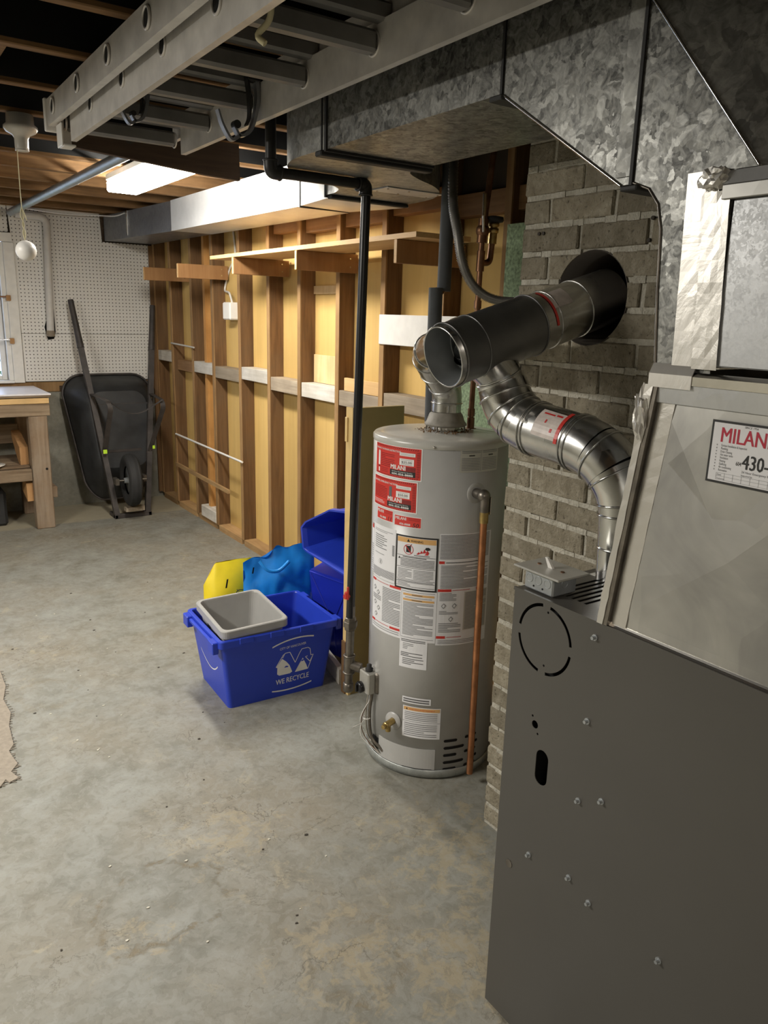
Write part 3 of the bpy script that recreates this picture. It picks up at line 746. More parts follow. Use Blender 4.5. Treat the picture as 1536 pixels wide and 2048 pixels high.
# ---- upper box of the plenum (right part), embossed sheet
ub = box('upper_box', (PX - .004, 1.44, .30, .690, 1.489, 1.722), 'galv_box', pl, c=.002)
m = MB()
rn = random.Random(9)
box('upper_flange', (PX - .012, 1.44, .30, .705, 1.7225, 1.742), 'plenum_sheet', pl, c=.001)
m = MB().hexa([(PX - .012, .30, 1.7425), (1.44, .30, 1.7425), (1.44, .705, 1.7425), (PX - .012, .705, 1.7425)], [(PX - .002, .30, 1.762), (1.44, .30, 1.762), (1.44, .712, 1.762), (PX - .002, .712, 1.762)])
obj('upper_flange', m, 'galv_bright', pl)
def tape(y0a, y0b, z0, y1a, y1b, z1, x, par=pl, n=16, wob=.0004, nm='foil_strip'):
    rn = random.Random(int(z0 * 777 + y0a * 99)); vs = []
    for i in range(n + 1):
        t = i / n
        for s in range(5):
            q = s / 4; ya = y0a + (y1a - y0a) * t; yb = y0b + (y1b - y0b) * t
            vs.append((x - .0012 - rn.uniform(0, wob) * (1 + .8 * (s == 2)), ya + (yb - ya) * q + rn.uniform(-wob, wob) * .6, z0 + (z1 - z0) * t))
    m = MB().add(vs, [(i * 5 + k, i * 5 + k + 1, (i + 1) * 5 + k + 1, (i + 1) * 5 + k) for i in range(n) for k in range(4)])
    return obj(nm, m, 'foil_tape', par, norm=False)
tape(.758, .695, 1.487, .768, .716, 1.765, PX - .0045)
tape(.722, .680, 1.484, .735, .694, 1.735, PX - .0062, wob=.0007)
b = bmesh.new(); bmesh.ops.create_icosphere(b, subdivisions=3, radius=1.0); rn = random.Random(8)
for v in b.verts:
    k = 1 + rn.uniform(-.25, .25); v.co = Vector((PX - .010 + v.co.x * .010 * k, .722 + v.co.y * .022 * k, 1.752 + v.co.z * .016 * k))
b.verts.index_update(); m = MB().add([v.co.copy() for v in b.verts], [[v.index for v in f.verts] for f in b.faces]); b.free()
obj('foil_lump', m, 'foil_tape', pl)

# ================================================================ TRUNK DUCT
TX = 1.060
tr = thing('trunk_duct', 'spangled galvanized trunk duct running overhead from the plenum', 'duct', (1.2, 1.3, 1.955))
side_poly = [(.777, 1.478), (.790, 1.478), (.802, 1.60), (.808, 1.70), (.818, 1.733), (.838, 1.754), (.864, 1.763), (.875, 1.763), (.875, 2.2), (.868, 2.2), (.44, 1.60), (.44, 1.478)]
side_poly = [(.790, 1.478), (.802, 1.60), (.808, 1.69), (.818, 1.728), (.838, 1.752), (.864, 1.763), (.873, 1.763), (.873, 2.2), (.865, 2.025), (.71, 1.762), (.69, 1.478)]
# face of the riser left of the diagonal fold
pts = [(.790, 1.478), (.802, 1.60), (.808, 1.69), (.818, 1.728), (.838, 1.752), (.869, 1.764), (.873, 2.2), (.975, 2.2)]
face = [(.790, 1.478), (.802, 1.60), (.808, 1.69), (.818, 1.728), (.838, 1.752), (.869, 1.764), (.873, 2.025), (.8725, 2.2), (.869, 2.025), (.705, 1.765), (.62, 1.765), (.62, 1.478)]
face = [(.790, 1.478), (.802, 1.60), (.808, 1.69), (.818, 1.728), (.838, 1.752), (.869, 1.764), (.8735, 2.03), (.866, 2.022), (.658, 1.763), (.693, 1.763), (.693, 1.478)]
obj('riser_side', MB().prism(face, 'x', TX, TX + .002), 'galv_spangle', tr)
# the sheet folds back along the diagonal
m = MB().add([(TX, .8665, 2.022), (TX, .658, 1.7635), (TX + .03, .56, 1.7635), (TX + .19, .30, 1.7635), (TX + .19, .30, 2.2), (TX + .07, .84, 2.2)], [(0, 1, 2, 3, 4, 5)])
obj('riser_fold', m, 'galv_dark', tr, norm=False)
m = MB().add([(TX, .8735, 1.9), (TX, .8735, 2.03), (TX + .07, .84, 2.2), (TX + .07, .88, 2.2)], [(0, 1, 2, 3)])
m = MB(); cv = [(.790, 1.478), (.802, 1.60), (.808, 1.69), (.818, 1.728), (.838, 1.752), (.869, 1.764)]
m.add([(TX, y, z) for y, z in cv] + [(1.395, y, z) for y, z in cv], [(i, i + 1, i + 7, i + 6) for i in range(5)], True)
obj('riser_back', m, 'galv_dark', tr)
m = MB().prism([(.874, 1.763), (.894, 1.763), (1.19, 1.952), (1.19, 2.2), (.874, 2.2)], 'x', TX, TX + .335); obj('drop_section', m, 'galv_spangle', tr)
box('drive_seam', (TX - .004, TX + .34, .8705, .8765, 1.755, 2.2), 'seam_black', tr)
box('seam_lip', (TX - .010, TX + .342, .856, .8885, 1.752, 1.7605), 'seam_black', tr, c=.002)
box('seam_strip', (TX - .003, TX, .877, .905, 1.775, 2.2), 'galv_dark', tr)
m = MB().prism([(1.200, 1.955), (1.842, 1.955), (1.842, 2.195), (1.200, 2.195)], 'x', TX, TX + .335); obj('straight_section', m, 'galv_spangle', tr)
box('drive_seam', (TX - .004, TX + .34, 1.1905, 1.1965, 1.950, 2.2), 'seam_black', tr)
box('seam_lip', (TX - .008, TX + .342, 1.186, 1.222, 1.944, 1.9535), 'seam_black', tr, c=.002)
# bright folded edges
m = MB().tube([(TX - .001, .8935, 1.762), (TX - .001, 1.188, 1.951)], .0028, 6); obj('folded_edge', m, 'chrome', tr)
m = MB().tube([(TX - .001, y, z) for y, z in cv], .0022, 6); obj('folded_edge', m, 'iron_steel', tr)

obj('folded_edge', MB().tube([(TX - .0015, .8665, 2.022), (TX - .0015, .658, 1.7635)], .0022, 6), 'chrome', tr)

# S shaped elbow between the trunk and the wall duct
el = thing('duct_elbow', 'smooth S-shaped galvanized duct elbow hung before the stud wall', 'duct', (1.4, 2.2, 1.955))
Lc = bez([(TX, 1.850), (1.055, 1.93), (1.062, 2.04), (1.105, 2.15), (1.19, 2.235), (1.30, 2.295), (1.40, 2.365), (1.44, 2.44), (1.452, 2.53)], 5)
Lc = [(p[0], p[1]) for p in [Vector((a[0], a[1], 0)) if False else a for a in Lc]] if False else [(v.x, v.y) for v in bez([(x, y, 0) for x, y in ((TX, 1.852), (1.055, 1.93), (1.062, 2.04), (1.105, 2.15), (1.19, 2.235), (1.30, 2.295), (1.40, 2.365), (1.44, 2.44), (1.452, 2.53))], 5)]
Rc = [(v.x, v.y) for v in bez([(x, y, 0) for x, y in ((1.395, 1.852), (1.396, 1.905), (1.415, 1.975), (1.50, 2.045), (1.61, 2.115), (1.70, 2.20), (1.765, 2.31), (1.79, 2.42), (1.795, 2.53))], 5)]
def duct_shell(L_, R_, z0, z1):
    m = MB(); n = len(L_)
    vb = [(x, y, z0) for x, y in L_] + [(x, y, z0) for x, y in R_]; vt = [(x, y, z1) for x, y in L_] + [(x, y, z1) for x, y in R_]
    m.add(vb + vt, [(i, i + 1, n + i + 1, n + i) for i in range(n - 1)] + [(2 * n + i, 2 * n + i + 1, 3 * n + i + 1, 3 * n + i) for i in range(n - 1)])
    m.add([(x, y, z) for z in (z0, z1) for x, y in L_], [(i, i + 1, n + i + 1, n + i) for i in range(n - 1)], True)
    m.add([(x, y, z) for z in (z0, z1) for x, y in R_], [(i, i + 1, n + i + 1, n + i) for i in range(n - 1)], True)
    return m
obj('shell', duct_shell(Lc, Rc, 1.955, 2.19), 'galv_dark', el)
box('drive_seam', (TX - .005, 1.402, 1.8425, 1.8515, 1.949, 2.195), 'seam_black', el)
box('seam_lip', (TX - .012, 1.408, 1.855, 1.888, 1.940, 1.9535), 'seam_black', el, c=.003)
box('drive_seam', (TX - .004, TX - .001, 1.866, 1.870, 1.95, 2.195), 'seam_black', el)
box('drive_seam', (1.448, 1.80, 2.5305, 2.538, 1.948, 2.195), 'seam_black', el)
box('seam_lip', (1.455, 1.79, 2.50, 2.528, 1.942, 1.9535), 'seam_black', el, c=.003)
m = MB().add([(1.51, 2.19, 1.9535), (1.70, 2.22, 1.9535), (1.735, 2.315, 1.9535), (1.60, 2.325, 1.9535)], [(0, 1, 2, 3)])
pt = box('patch_plate', (1.50, 1.735, 2.215, 2.315, 1.9515, 1.9545), 'galv_bright', el)
for x, y in ((1.515, 2.235), (1.515, 2.30), (1.60, 2.235), (1.60, 2.30), (1.72, 2.235), (1.72, 2.30)): obj('rivet', MB().cyl((x, y, 1.949), (x, y, 1.9515), .0035, 8), 'chrome', el)

wd = thing('wall_duct', 'long glare-whitened rectangular duct along the top of the stud wall', 'duct', (1.9, 4.8, 2.02))
L2 = [(1.452, 2.54), (1.72, 3.20), (1.80, 3.37)]
m = MB().hexa([(1.455, 2.54, 1.956), (1.795, 2.54, 1.956), (2.06, 3.37, 2.03), (1.80, 3.37, 2.03)], [(1.455, 2.54, 2.19), (1.795, 2.54, 2.19), (2.06, 3.37, 2.205), (1.80, 3.37, 2.205)])
m = MB().hexa([(1.455, 2.54, 1.956), (1.795, 2.54, 1.956), (1.86, 2.60, 1.957), (1.50, 2.60, 1.957)], [(1.455, 2.54, 2.19), (1.795, 2.54, 2.19), (1.86, 2.60, 2.19), (1.50, 2.60, 2.19)])
obj('collar', m, 'galv_bright', wd)
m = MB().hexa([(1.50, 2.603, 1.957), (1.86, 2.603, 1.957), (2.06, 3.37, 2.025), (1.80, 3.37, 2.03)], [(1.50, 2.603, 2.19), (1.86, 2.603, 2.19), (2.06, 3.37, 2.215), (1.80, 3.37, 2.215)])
obj('transition', m, 'duct_glare', wd)
box('drive_seam', (1.795, 2.062, 3.3705, 3.378, 2.022, 2.22), 'seam_black', wd)
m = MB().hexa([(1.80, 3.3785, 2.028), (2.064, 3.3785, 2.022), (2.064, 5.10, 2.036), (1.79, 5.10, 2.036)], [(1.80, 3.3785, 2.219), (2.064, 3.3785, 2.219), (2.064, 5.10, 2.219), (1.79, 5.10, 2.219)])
obj('section', m, 'duct_glare', wd)
m = MB().hexa([(1.788, 5.103, 2.034), (2.064, 5.103, 2.036), (2.064, 6.34, 2.04), (1.70, 6.34, 2.04)], [(1.80, 5.103, 2.219), (2.064, 5.103, 2.219), (2.064, 6.34, 2.219), (1.70, 6.34, 2.219)])
obj('section', m, 'duct_grey', wd)
box('hanger_strap', (1.735, 1.738, 5.86, 5.885, 2.05, 2.223), 'chrome', wd)
# ================================================================ WATER HEATER
HC = Vector((1.615, 2.023, 0)); HR = .2275
wh = thing('water_heater', 'tall grey cylindrical gas water heater covered in labels', 'water heater', (HC.x, HC.y, 0))
def cy(th, z, off=0.0): a = math.radians(th); return Vector((HC.x + (HR + off) * math.cos(a), HC.y + (HR + off) * math.sin(a), z))
obj('tank', MB().lathe(HC, [(.20, .012), (HR, .012), (HR, 1.153), (.20, 1.153)], 96), 'heater_grey', wh)
obj('top_cap', MB().lathe(HC, [(HR + .0005, 1.150), (HR + .002, 1.153), (HR + .002, 1.166), (HR - .003, 1.172), (.19, 1.176), (.05, 1.180), (.0, 1.180)], 96), 'heater_top', wh)
obj('base_ring', MB().lathe(HC, [(.18, .0), (.224, .0), (.226, .006), (HR + .004, .008), (HR + .004, .034), (HR + .001, .036), (HR, .030)], 96), 'heater_ring', wh)
obj('cap_screw', MB().lathe(cy(226.5, 1.158, .002), [(.0045, 0), (.0045, .002), (.002, .004), (0, .004)], 10, cy(226.5, 0, 1) - cy(226.5, 0, 0)), 'chrome', wh)
fnc = lambda u, v, off: cy(u, v, off)         # u in degrees
def pc(): return Print(fnc, 3.0)
def dg(m_): return m_ / HR * 180 / pi
def cprint(par, p, names=None): p.out(par, names)
def ctext(p, mat, body, u, v, size, off, bold=0.0, fit=None, shear=0.0, slope=0.0):
    # width given in degrees through fit; otherwise natural proportions
    vs, fs = text2d(body, size, 1.0, 0, 2, shear); w = max(q[0] for q in vs); k = (fit / w) if fit else dg(1.0)
    for dx in ((-1, 0, 1) if bold else (0,)):
        p.mb(mat).add([cy(u + (x + dx * bold * size) * k, v + y, off + dx * .00003) for x, y in vs], fs)
p = pc(); p.rect('print_black', 231, 1.1495, 243, 1.1525, .0004); cprint(wh, p, {'print_black': 'seam_gap'})

def red_label(u0, v0, u1, v1, big, price, title, seed):
    lb = obj('red_label', (lambda q: (q.rect('print_white', u0, v0, u1, v1, .0005), q.q['print_white'])[1])(pc()), 'print_white', wh, norm=False, label='red service sticker with ' + price + ' price box')
    p = pc(); w = u1 - u0; h = v1 - v0
    U = lambda a: u0 + w * a
    V = lambda a: v0 + h * a
    p.rect('label_red', u0 + 1, v0 + .0035, u1 - 1, v1 - .0035, .0009)
    # hazard hatching round the rim
    for i in range(26):
        a = U(.03) + w * .92 * i / 26
        if not .30 < i / 26 < .5: p.poly('print_maroon', [(a, V(.905)), (a + w * .016, V(.905)), (a + w * .028, V(.945)), (a + w * .012, V(.945))], .0012)
        p.poly('print_maroon', [(a, V(.045)), (a + w * .016, V(.045)), (a + w * .028, V(.08)), (a + w * .012, V(.08))], .0012)
    for i in range(15):
        b = V(.10 + .052 * i); p.poly('print_maroon', [(U(.915), b), (U(.965), b + h * .02), (U(.965), b + h * .042), (U(.915), b + h * .022)], .0012)
    ctext(p, 'print_maroon', 'IMPORTANT', U(.31), V(.905), .0052, .0012, fit=w * .17)
    ctext(p, 'print_white', title, U(.04), V(.80), .0085, .0012, bold=.02, fit=w * .60)
    if big:
        p.rect('print_white', U(.11), V(.30), U(.165), V(.73), .0012); p.rect('print_maroon', U(.112), V(.24), U(.163), V(.29), .0012); p.rect('print_white', U(.12), V(.10), U(.155), V(.23), .0012)
        p.poly('print_white', [(U(.118), V(.73)), (U(.157), V(.73)), (U(.145), V(.765)), (U(.13), V(.765))], .0012)
        p.lines('print_maroon', U(.19), V(.30), U(.52), V(.72), 8, .0012, .35, seed)
        p.lines('print_maroon', U(.19), V(.12), U(.38), V(.27), 3, .0012, .3, seed)
    else:
        p.lines('print_maroon', U(.05), V(.30), U(.42), V(.70), 8, .0012, .35, seed); p.lines('print_white', U(.05), V(.12), U(.36), V(.24), 3, .0012, .3, seed)
        p.rect('print_dark', U(.47), V(.42), U(.53), V(.74), .0012)
    p.rect('print_white', U(.62), V(.72), U(.89), V(.82), .0012); p.lines('print_grey', U(.64), V(.735), U(.87), V(.80), 2, .0015, .3, seed + 3)
    p.rect('print_white', U(.62), V(.44), U(.87), V(.64), .0012); ctext(p, 'print_dark', price, U(.655), V(.50), .0105, .0015, bold=.01, fit=w * .18)
    p.rect('print_grey', U(.65), V(.60), U(.84), V(.61), .0015); p.rect('print_grey', U(.65), V(.465), U(.84), V(.475), .0015)
    ctext(p, 'print_white', 'MILANI', U(.44), V(.285), .0205, .0014, bold=.03, fit=w * .29)
    p.rect('print_maroon', U(.74), V(.27), U(.90), V(.40), .0012)
    p.rect('print_black', U(.43), V(.10), U(.90), V(.265), .0012)
    ctext(p, 'print_white', '24 Hour Emergency Service', U(.47), V(.205), .0052, .0015, fit=w * .38); ctext(p, 'print_white', '604-456-8888', U(.47), V(.12), .009, .0015, bold=.03, fit=w * .39)
    cprint(lb, p)
    return lb
red_label(164.5, 1.046, 217.4, 1.152, True, '$25.00', 'EMERGENCY SHUTDOWN INSTRUCTIONS', 1)
red_label(162.5, .940, 214.6, 1.0435, False, '$50.00', 'GAS SMELL EMERGENCY ACTION', 2)
def small_red(u0, v0, u1, v1, num, s):
    q = pc(); q.rect('print_white', u0, v0, u1, v1, .0005); lb = obj('red_label', q.q['print_white'], 'print_white', wh, norm=False, label='small red sticker with the number ' + num)
    p = pc(); p.rect('label_red', u0 + .6, v0 + .002, u1 - .6, v1 - .002, .0009); w = u1 - u0; h = v1 - v0
    ctext(p, 'print_white', 'MILANI', u0 + w * .05, v0 + h * .60, h * .38, .0012, bold=.02, fit=w * .42)
    p.lines('print_maroon', u0 + w * .55, v0 + h * .62, u1 - w * .06, v0 + h * .88, 2, .0012, .25, s)
    ctext(p, 'print_white', '456-8888', u0 + w * .22, v0 + h * .16, h * .26, .0012, bold=.02, fit=w * .40)
    ctext(p, 'print_black', num, u0 + w * .68, v0 + h * .08, h * .52, .0012, bold=.0, shear=.25, fit=w * .23); cprint(lb, p)
small_red(170, .897, 192.5, .937, '11', 4); small_red(193.6, .893, 218.8, .9295, '50', 5)

def paper(u0, v0, u1, v1, name='paper_label', mat='label_white', label=None, off=.0006):
    q = pc(); q.rect(mat, u0, v0, u1, v1, off); return obj(name, q.q[mat], mat, wh, norm=False, label=label)
# energy sheet at the left
lb = paper(158, .700, 164, .872); p = pc(); p.frame('print_black', 158.3, .703, 163.8, .869, .002, .001); p.rect('label_red', 159, .852, 163.4, .866, .0011); p.lines('print_grey', 159, .71, 163.3, .80, 12, .0011, .4, 3); cprint(lb, p)
lb = paper(164.3, .692, 196, .876); p = pc()
p.lines('print_grey', 167, .853, 193, .863, 2, .001, .35, 5); p.lines('print_grey', 168, .795, 186, .845, 7, .001, .45, 6, .4)
p.lines('print_grey', 168, .775, 183, .782, 1, .001, .3, 7)
for i in range(12): p.rect('print_dark', 192.6, .785 + .0031 * i, 195, .787 + .0031 * i, .001)
p.lines('print_grey', 165, .697, 195.4, .728, 8, .001, .62, 8)
m = MB()
q = p.mb('print_grey')
for i in range(20):
    a0, a1 = 2 * pi * i / 20, 2 * pi * (i + 1) / 20
    q.add([cy(178 + dg(r_ * math.cos(a)), .752 + r_ * math.sin(a), .001) for r_, a in ((.0085, a0), (.0095, a0), (.0095, a1), (.0085, a1))], [(0, 1, 2, 3)])
p.rect('print_grey', 177.4, .746, 178.6, .758, .001)
cprint(lb, p)
# big warning label
lb = paper(196.5, .684, 233.2, .866, label='white warning label with thick black border'); p = pc()
p.frame('print_black', 196.5, .684, 233.2, .866, .0052, .0010)
for (a, b_) in ((196.5, 197.9), (231.8, 233.2)): p.rect('print_black', a, .684, b_, .866, .0010)
p.rect('print_orange', 198.2, .843, 231.5, .8595, .0010)
p.poly('print_black', [(207, .846), (209.6, .846), (208.3, .856)], .0013); ctext(p, 'print_black', 'WARNING', 210.3, .8465, .0105, .0013, bold=.01, fit=10.5)
for z in (.7975, .7585, .7175, .7085, .694): p.rect('print_black', 198.2, z, 231.5, z + .0012, .0011)
q = p.mb('print_red')
for i in range(24):
    a0, a1 = 2 * pi * i / 24, 2 * pi * (i + 1) / 24
    q.add([cy(208.5 + dg(r_ * math.cos(a)), .8205 + r_ * math.sin(a), .0014) for r_, a in ((.0155, a0), (.0172, a0), (.0172, a1), (.0155, a1))], [(0, 1, 2, 3)])
p.rect('print_black', 206.5, .8105, 210.6, .8325, .0012); p.poly('print_black', [(209.6, .8325), (210.2, .8325), (211.6, .839), (211.0, .8395)], .0012)
p.poly('print_red', [(205.4, .8325), (206.0, .834), (211.6, .8085), (211.0, .807)], .0015)
p.poly('print_red', [(215.5, .8075), (225, .8075), (226, .816), (224.3, .824), (223.5, .8165), (222, .828), (220.8, .815), (219.6, .822), (218.6, .813), (217.4, .816)], .0012)
p.poly('print_black', [(222.5, .826), (224.5, .823), (226.4, .825), (227, .830), (225.5, .834), (223.2, .833)], .0013)
p.lines('print_dark', 213.5, .8015, 226.5, .8055, 1, .0012, .6, 9)
p.lines('print_dark', 203.5, .7925, 224, .7965, 1, .0012, .7, 10); p.poly('print_black', [(199.3, .786), (201.3, .786), (200.3, .7935)], .0013)
p.lines('print_dark', 201.5, .762, 230.6, .791, 6, .0012, .45, 11)
p.lines('print_grey', 199.2, .721, 212, .755, 7, .0012, .45, 12, .6); p.lines('print_grey', 213.5, .721, 230, .755, 7, .0012, .45, 13, .6)
p.lines('print_grey', 199.2, .710, 230, .716, 1, .0012, .5, 14); p.lines('print_grey', 199.2, .697, 230, .707, 2, .0012, .45, 15)
cprint(lb, p)
# right hand instruction sheets
lb = paper(234.2, .500, 282, .882, label='wide instruction sheet torn at its right edge'); p = pc()
p.lines('print_grey', 234.8, .797, 280, .879, 17, .001, .62, 16, .97)
p.rect('label_red', 234.3, .782, 238.8, .791, .0012); p.lines('print_dark', 240, .783, 276, .789, 1, .001, .5, 17)
p.lines('print_grey', 236, .698, 280, .778, 16, .001, .55, 18, .8)
p.rect('label_red', 234.3, .687, 245.5, .696, .0012); p.lines('print_red', 246.5, .689, 262, .694, 1, .001, .4, 19); p.rect('label_red', 268, .687, 272.5, .696, .0012)
p.lines('print_grey', 236, .655, 250, .684, 6, .001, .5, 20, .7)
p.rect('label_cream', 257, .55, 281, .684, .0009); p.lines('print_grey', 258, .553, 280, .682, 26, .0012, .55, 21)
for k, (a, b_) in enumerate(((237.5, .638), (246.5, .638), (244, .592))):
    p.poly('print_grey', [(a, b_), (a + 2.2, b_ + .010), (a + 4.2, b_ + .002), (a + 2, b_ - .010)], .0012); p.poly('label_white', [(a + .7, b_), (a + 2.2, b_ + .006), (a + 3.2, b_ + .001), (a + 2, b_ - .006)], .0014)
p.lines('print_grey', 236, .608, 252, .622, 3, .001, .5, 22); p.lines('print_grey', 236, .545, 255, .58, 6, .001, .5, 23, .7)
p.rect('label_red', 234.5, .524, 242, .533, .0012); p.lines('print_red', 243, .526, 256, .531, 1, .001, .4, 24); p.rect('label_red', 270.5, .524, 273, .533, .0012)
p.lines('print_grey', 236, .504, 276, .520, 3, .001, .4, 25)
cprint(lb, p)
lb = paper(164.5, .506, 203.6, .690); p = pc()
p.rect('label_red', 165, .676, 171.5, .684, .0012); p.lines('print_red', 172.5, .678, 190, .683, 1, .001, .4, 26); p.rect('label_red', 191, .676, 202.8, .684, .0012)
p.lines('print_grey', 182, .545, 202.5, .670, 22, .001, .55, 27, .8)
for k, (a, b_) in enumerate(((167, .652), (173, .640), (168, .600), (174, .585), (170, .560))):
    p.poly('print_grey', [(a, b_), (a + 2.5, b_ + .009), (a + 5, b_), (a + 2.3, b_ - .010)], .0012); p.poly('label_white', [(a + 1, b_), (a + 2.5, b_ + .005), (a + 4, b_), (a + 2.3, b_ - .006)], .0014)
p.lines('print_grey', 166, .612, 180, .63, 3, .001, .5, 28)
p.rect('label_red', 165, .530, 171, .538, .0012); p.lines('print_red', 172, .532, 191, .537, 1, .001, .4, 29); p.rect('label_red', 192, .530, 202.8, .538, .0012); p.lines('print_grey', 166, .512, 202, .527, 2, .001, .35, 30)
cprint(lb, p)
lb = paper(203.8, .506, 233.9, .684); p = pc(); p.frame('print_dark', 204.4, .516, 232.4, .678, .0012, .0010)
p.rect('print_orange', 205.2, .664, 231.8, .671, .0011); p.lines('print_dark', 213, .665, 222, .670, 1, .0013, .5, 31); p.rect('print_orange', 205.2, .646, 231.8, .653, .0011); p.lines('print_dark', 213, .647, 222, .652, 1, .0013, .5, 32)
p.lines('print_grey', 207, .655, 230, .661, 1, .001, .35, 33); p.lines('print_grey', 205.4, .525, 231.4, .643, 25, .001, .55, 34, .75); cprint(lb, p)
lb = paper(203.5, .408, 227.8, .5155, off=.0009); p = pc()
p.lines('print_dark', 204.8, .500, 226, .511, 2, .0012, .5, 35); p.lines('print_dark', 206.5, .474, 216, .497, 4, .0012, .32, 36, .5); p.lines('print_dark', 204.8, .447, 224, .464, 3, .0012, .5, 37, .7); p.lines('print_dark', 206.5, .419, 225, .444, 4, .0012, .42, 38, .8); cprint(lb, p)
lb = paper(207.8, .279, 232.9, .302); p = pc(); p.lines('print_dark', 208.8, .282, 231.5, .299, 2, .0012, .55, 39); cprint(lb, p)
lb = paper(208.8, .153, 241.8, .2685, label='white warning sticker with an orange band'); p = pc()
p.rect('print_orange', 209.6, .2535, 241, .2655, .001); p.poly('print_black', [(211.5, .256), (213.3, .256), (212.4, .263)], .0012); ctext(p, 'print_red', 'WARNING/AVERTISSEMENT', 214.5, .2565, .0068, .0012, fit=22.5)
p.lines('print_grey', 210.5, .217, 239, .250, 5, .001, .4, 40, .7); p.rect('print_dark', 209, .2125, 241.6, .2135, .0012); p.lines('print_grey', 210.5, .158, 239, .208, 7, .001, .42, 41, .8); cprint(lb, p)
lb = paper(247.2, 1.080, 284.3, 1.154, mat='label_cream'); p = pc()
for a in (248.5, 266.8):
    p.lines('print_grey', a, 1.140, a + 16, 1.150, 2, .001, .45, 42); p.lines('print_black', a + 6, 1.130, a + 11, 1.137, 1, .001, .55, 43); p.lines('print_grey', a, 1.086, a + 16, 1.127, 8, .001, .42, 44, .8)
p.rect('print_grey', 265.2, 1.084, 265.5, 1.152, .001)
cprint(lb, p)
# access panel, slots, burner opening
p = pc(); p.rect('dark_hole', 172.5, .036, 183, .098, .0008); cprint(wh, p, {'dark_hole': 'burner_opening'})
ap = MB(); n = 20
vs = []
for i in range(n + 1):
    a = 183 + (238.5 - 183) * i / n
    dz = .030 * max(0, 1 - (i / 4)) * .0
    vs += [cy(a, .037, .002), cy(a, .113, .002), cy(a, .113, .0001), cy(a, .037, .0001)]
ap.add(vs, [(i * 4 + k, i * 4 + (k + 1) % 4, (i + 1) * 4 + (k + 1) % 4, (i + 1) * 4 + k) for i in range(n) for k in range(4)] + [(0, 1, 2, 3), (n * 4, n * 4 + 3, n * 4 + 2, n * 4 + 1)])
obj('access_panel', ap, 'heater_grey', wh)
m = MB().add([cy(183.3, .037, .0024), cy(238, .037, .0024), cy(238, .0395, .0024), cy(183.3, .0395, .0024)], []); p = pc(); p.rect('print_black', 210, .0365, 236, .0385, .0026); cprint(wh, p, {'print_black': 'seam_gap'})
def slot(a0, a1, z, h=.0052):
    r_ = dg(h); vs = []; n = 16
    for i in range(n + 1):
        u = a0 + (a1 - a0) * i / n; d = min(u - a0, a1 - u); k = 1.0 if d >= r_ else math.sqrt(max(0, 1 - (1 - d / r_) ** 2))
        vs += [cy(u, z - h * k, .0006), cy(u, z + h * k, .0006)]
    obj('vent_slot', MB().add(vs, [(2 * i, 2 * i + 2, 2 * i + 3, 2 * i + 1) for i in range(n)]), 'dark_hole', wh, norm=False)
for z, L in ((.145, 0), (.1175, 1), (.090, 0), (.0625, 1), (.0365, 0)):
    slot(245.5, 265.5 if L else 258.2, z)
    if L: slot(271, 281, z + .002)
    else: slot(265.5, 279, z + .003)
# drain valve
dv = cy(199.5, .196); dn = (cy(199.5, 0, 1) - cy(199.5, 0, 0)).normalized()
dr = obj('drain_valve', MB().cyl(dv, dv + dn * .045, .0115, 14).tube([dv + dn * .03 + Vector((0, 0, .004)), dv + dn * .03 + Vector((0, 0, -.026))], .0095, 12).tube([dv + dn * .038, dv + dn * .06], .008, 10), 'brass', wh)
obj('valve_dome', MB().lathe(dv + dn * .0445, [(.0125, 0), (.012, .003), (.005, .004), (0, .0042)], 16, dn), 'brass', dr)
obj('escutcheon', MB().lathe(dv, [(.032, 0), (.031, .003), (.012, .0035)], 28, dn), 'heater_grey', wh)
# gas control valve
gv = obj('gas_valve', MB().bbox(1.352, 1.402, 2.035, 2.095, .262, .342, .004), 'cover_steel', wh)
obj('valve_neck', MB().cyl((1.40, 2.06, .305), (1.43, 2.05, .305), .014, 12), 'iron_steel', gv)
obj('thermostat_dial', MB().lathe((1.352, 2.078, .280), [(.020, 0), (.021, .010), (.017, .016), (.0, .017)], 24, (-1, 0, 0)).bbox(1.3265, 1.337, 2.0745, 2.0815, .266, .294, .001), 'black_paint', gv)
obj('on_off_knob', MB().lathe((1.372, 2.062, .342), [(.013, 0), (.014, .010), (.009, .013), (.009, .024), (.0, .026)], 16), 'black_rubber', gv)
obj('red_button', MB().cyl((1.40, 2.042, .342), (1.40, 2.042, .362), .006, 10), 'red_plastic', gv)
obj('valve_drum', MB().lathe((1.402, 2.04, .30), [(.0, -.036), (.022, -.036), (.024, -.03), (.024, .036), (.02, .040), (0, .040)], 20), 'iron_steel', gv)
for k, (a, b_, mt) in enumerate((((1.375, 2.045, .262), (1.39, 1.99, .06), 'iron_steel'), ((1.37, 2.06, .262), (1.383, 2.0, .05), 'chrome'))):
    obj('burner_tube', MB().tube(bez([a, (a[0] - .006, a[1] + .004, .18), (a[0] - .004, a[1] - .01, .10), b_], 6), .006 if k == 0 else .003, 8), mt, wh)
for k in range(3):
    obj('igniter_wire', MB().tube(bez([(1.38 + .006 * k, 2.05, .262), (1.352 - .006 * k, 2.062, .17), (1.342 + .012 * k, 2.058, .10), (1.383, 2.006, .045)], 6), .0014, 6), 'copper_old' if k == 1 else 'white_plastic', wh)
obj('cable_tie', MB().torus((1.362, 2.055, .168), (0, 0, 1), .0135, .0018, 16, 6).tube([(1.352, 2.05, .168), (1.325, 2.035, .163), (1.288, 2.03, .163)], .0014, 6), 'white_plastic', wh)
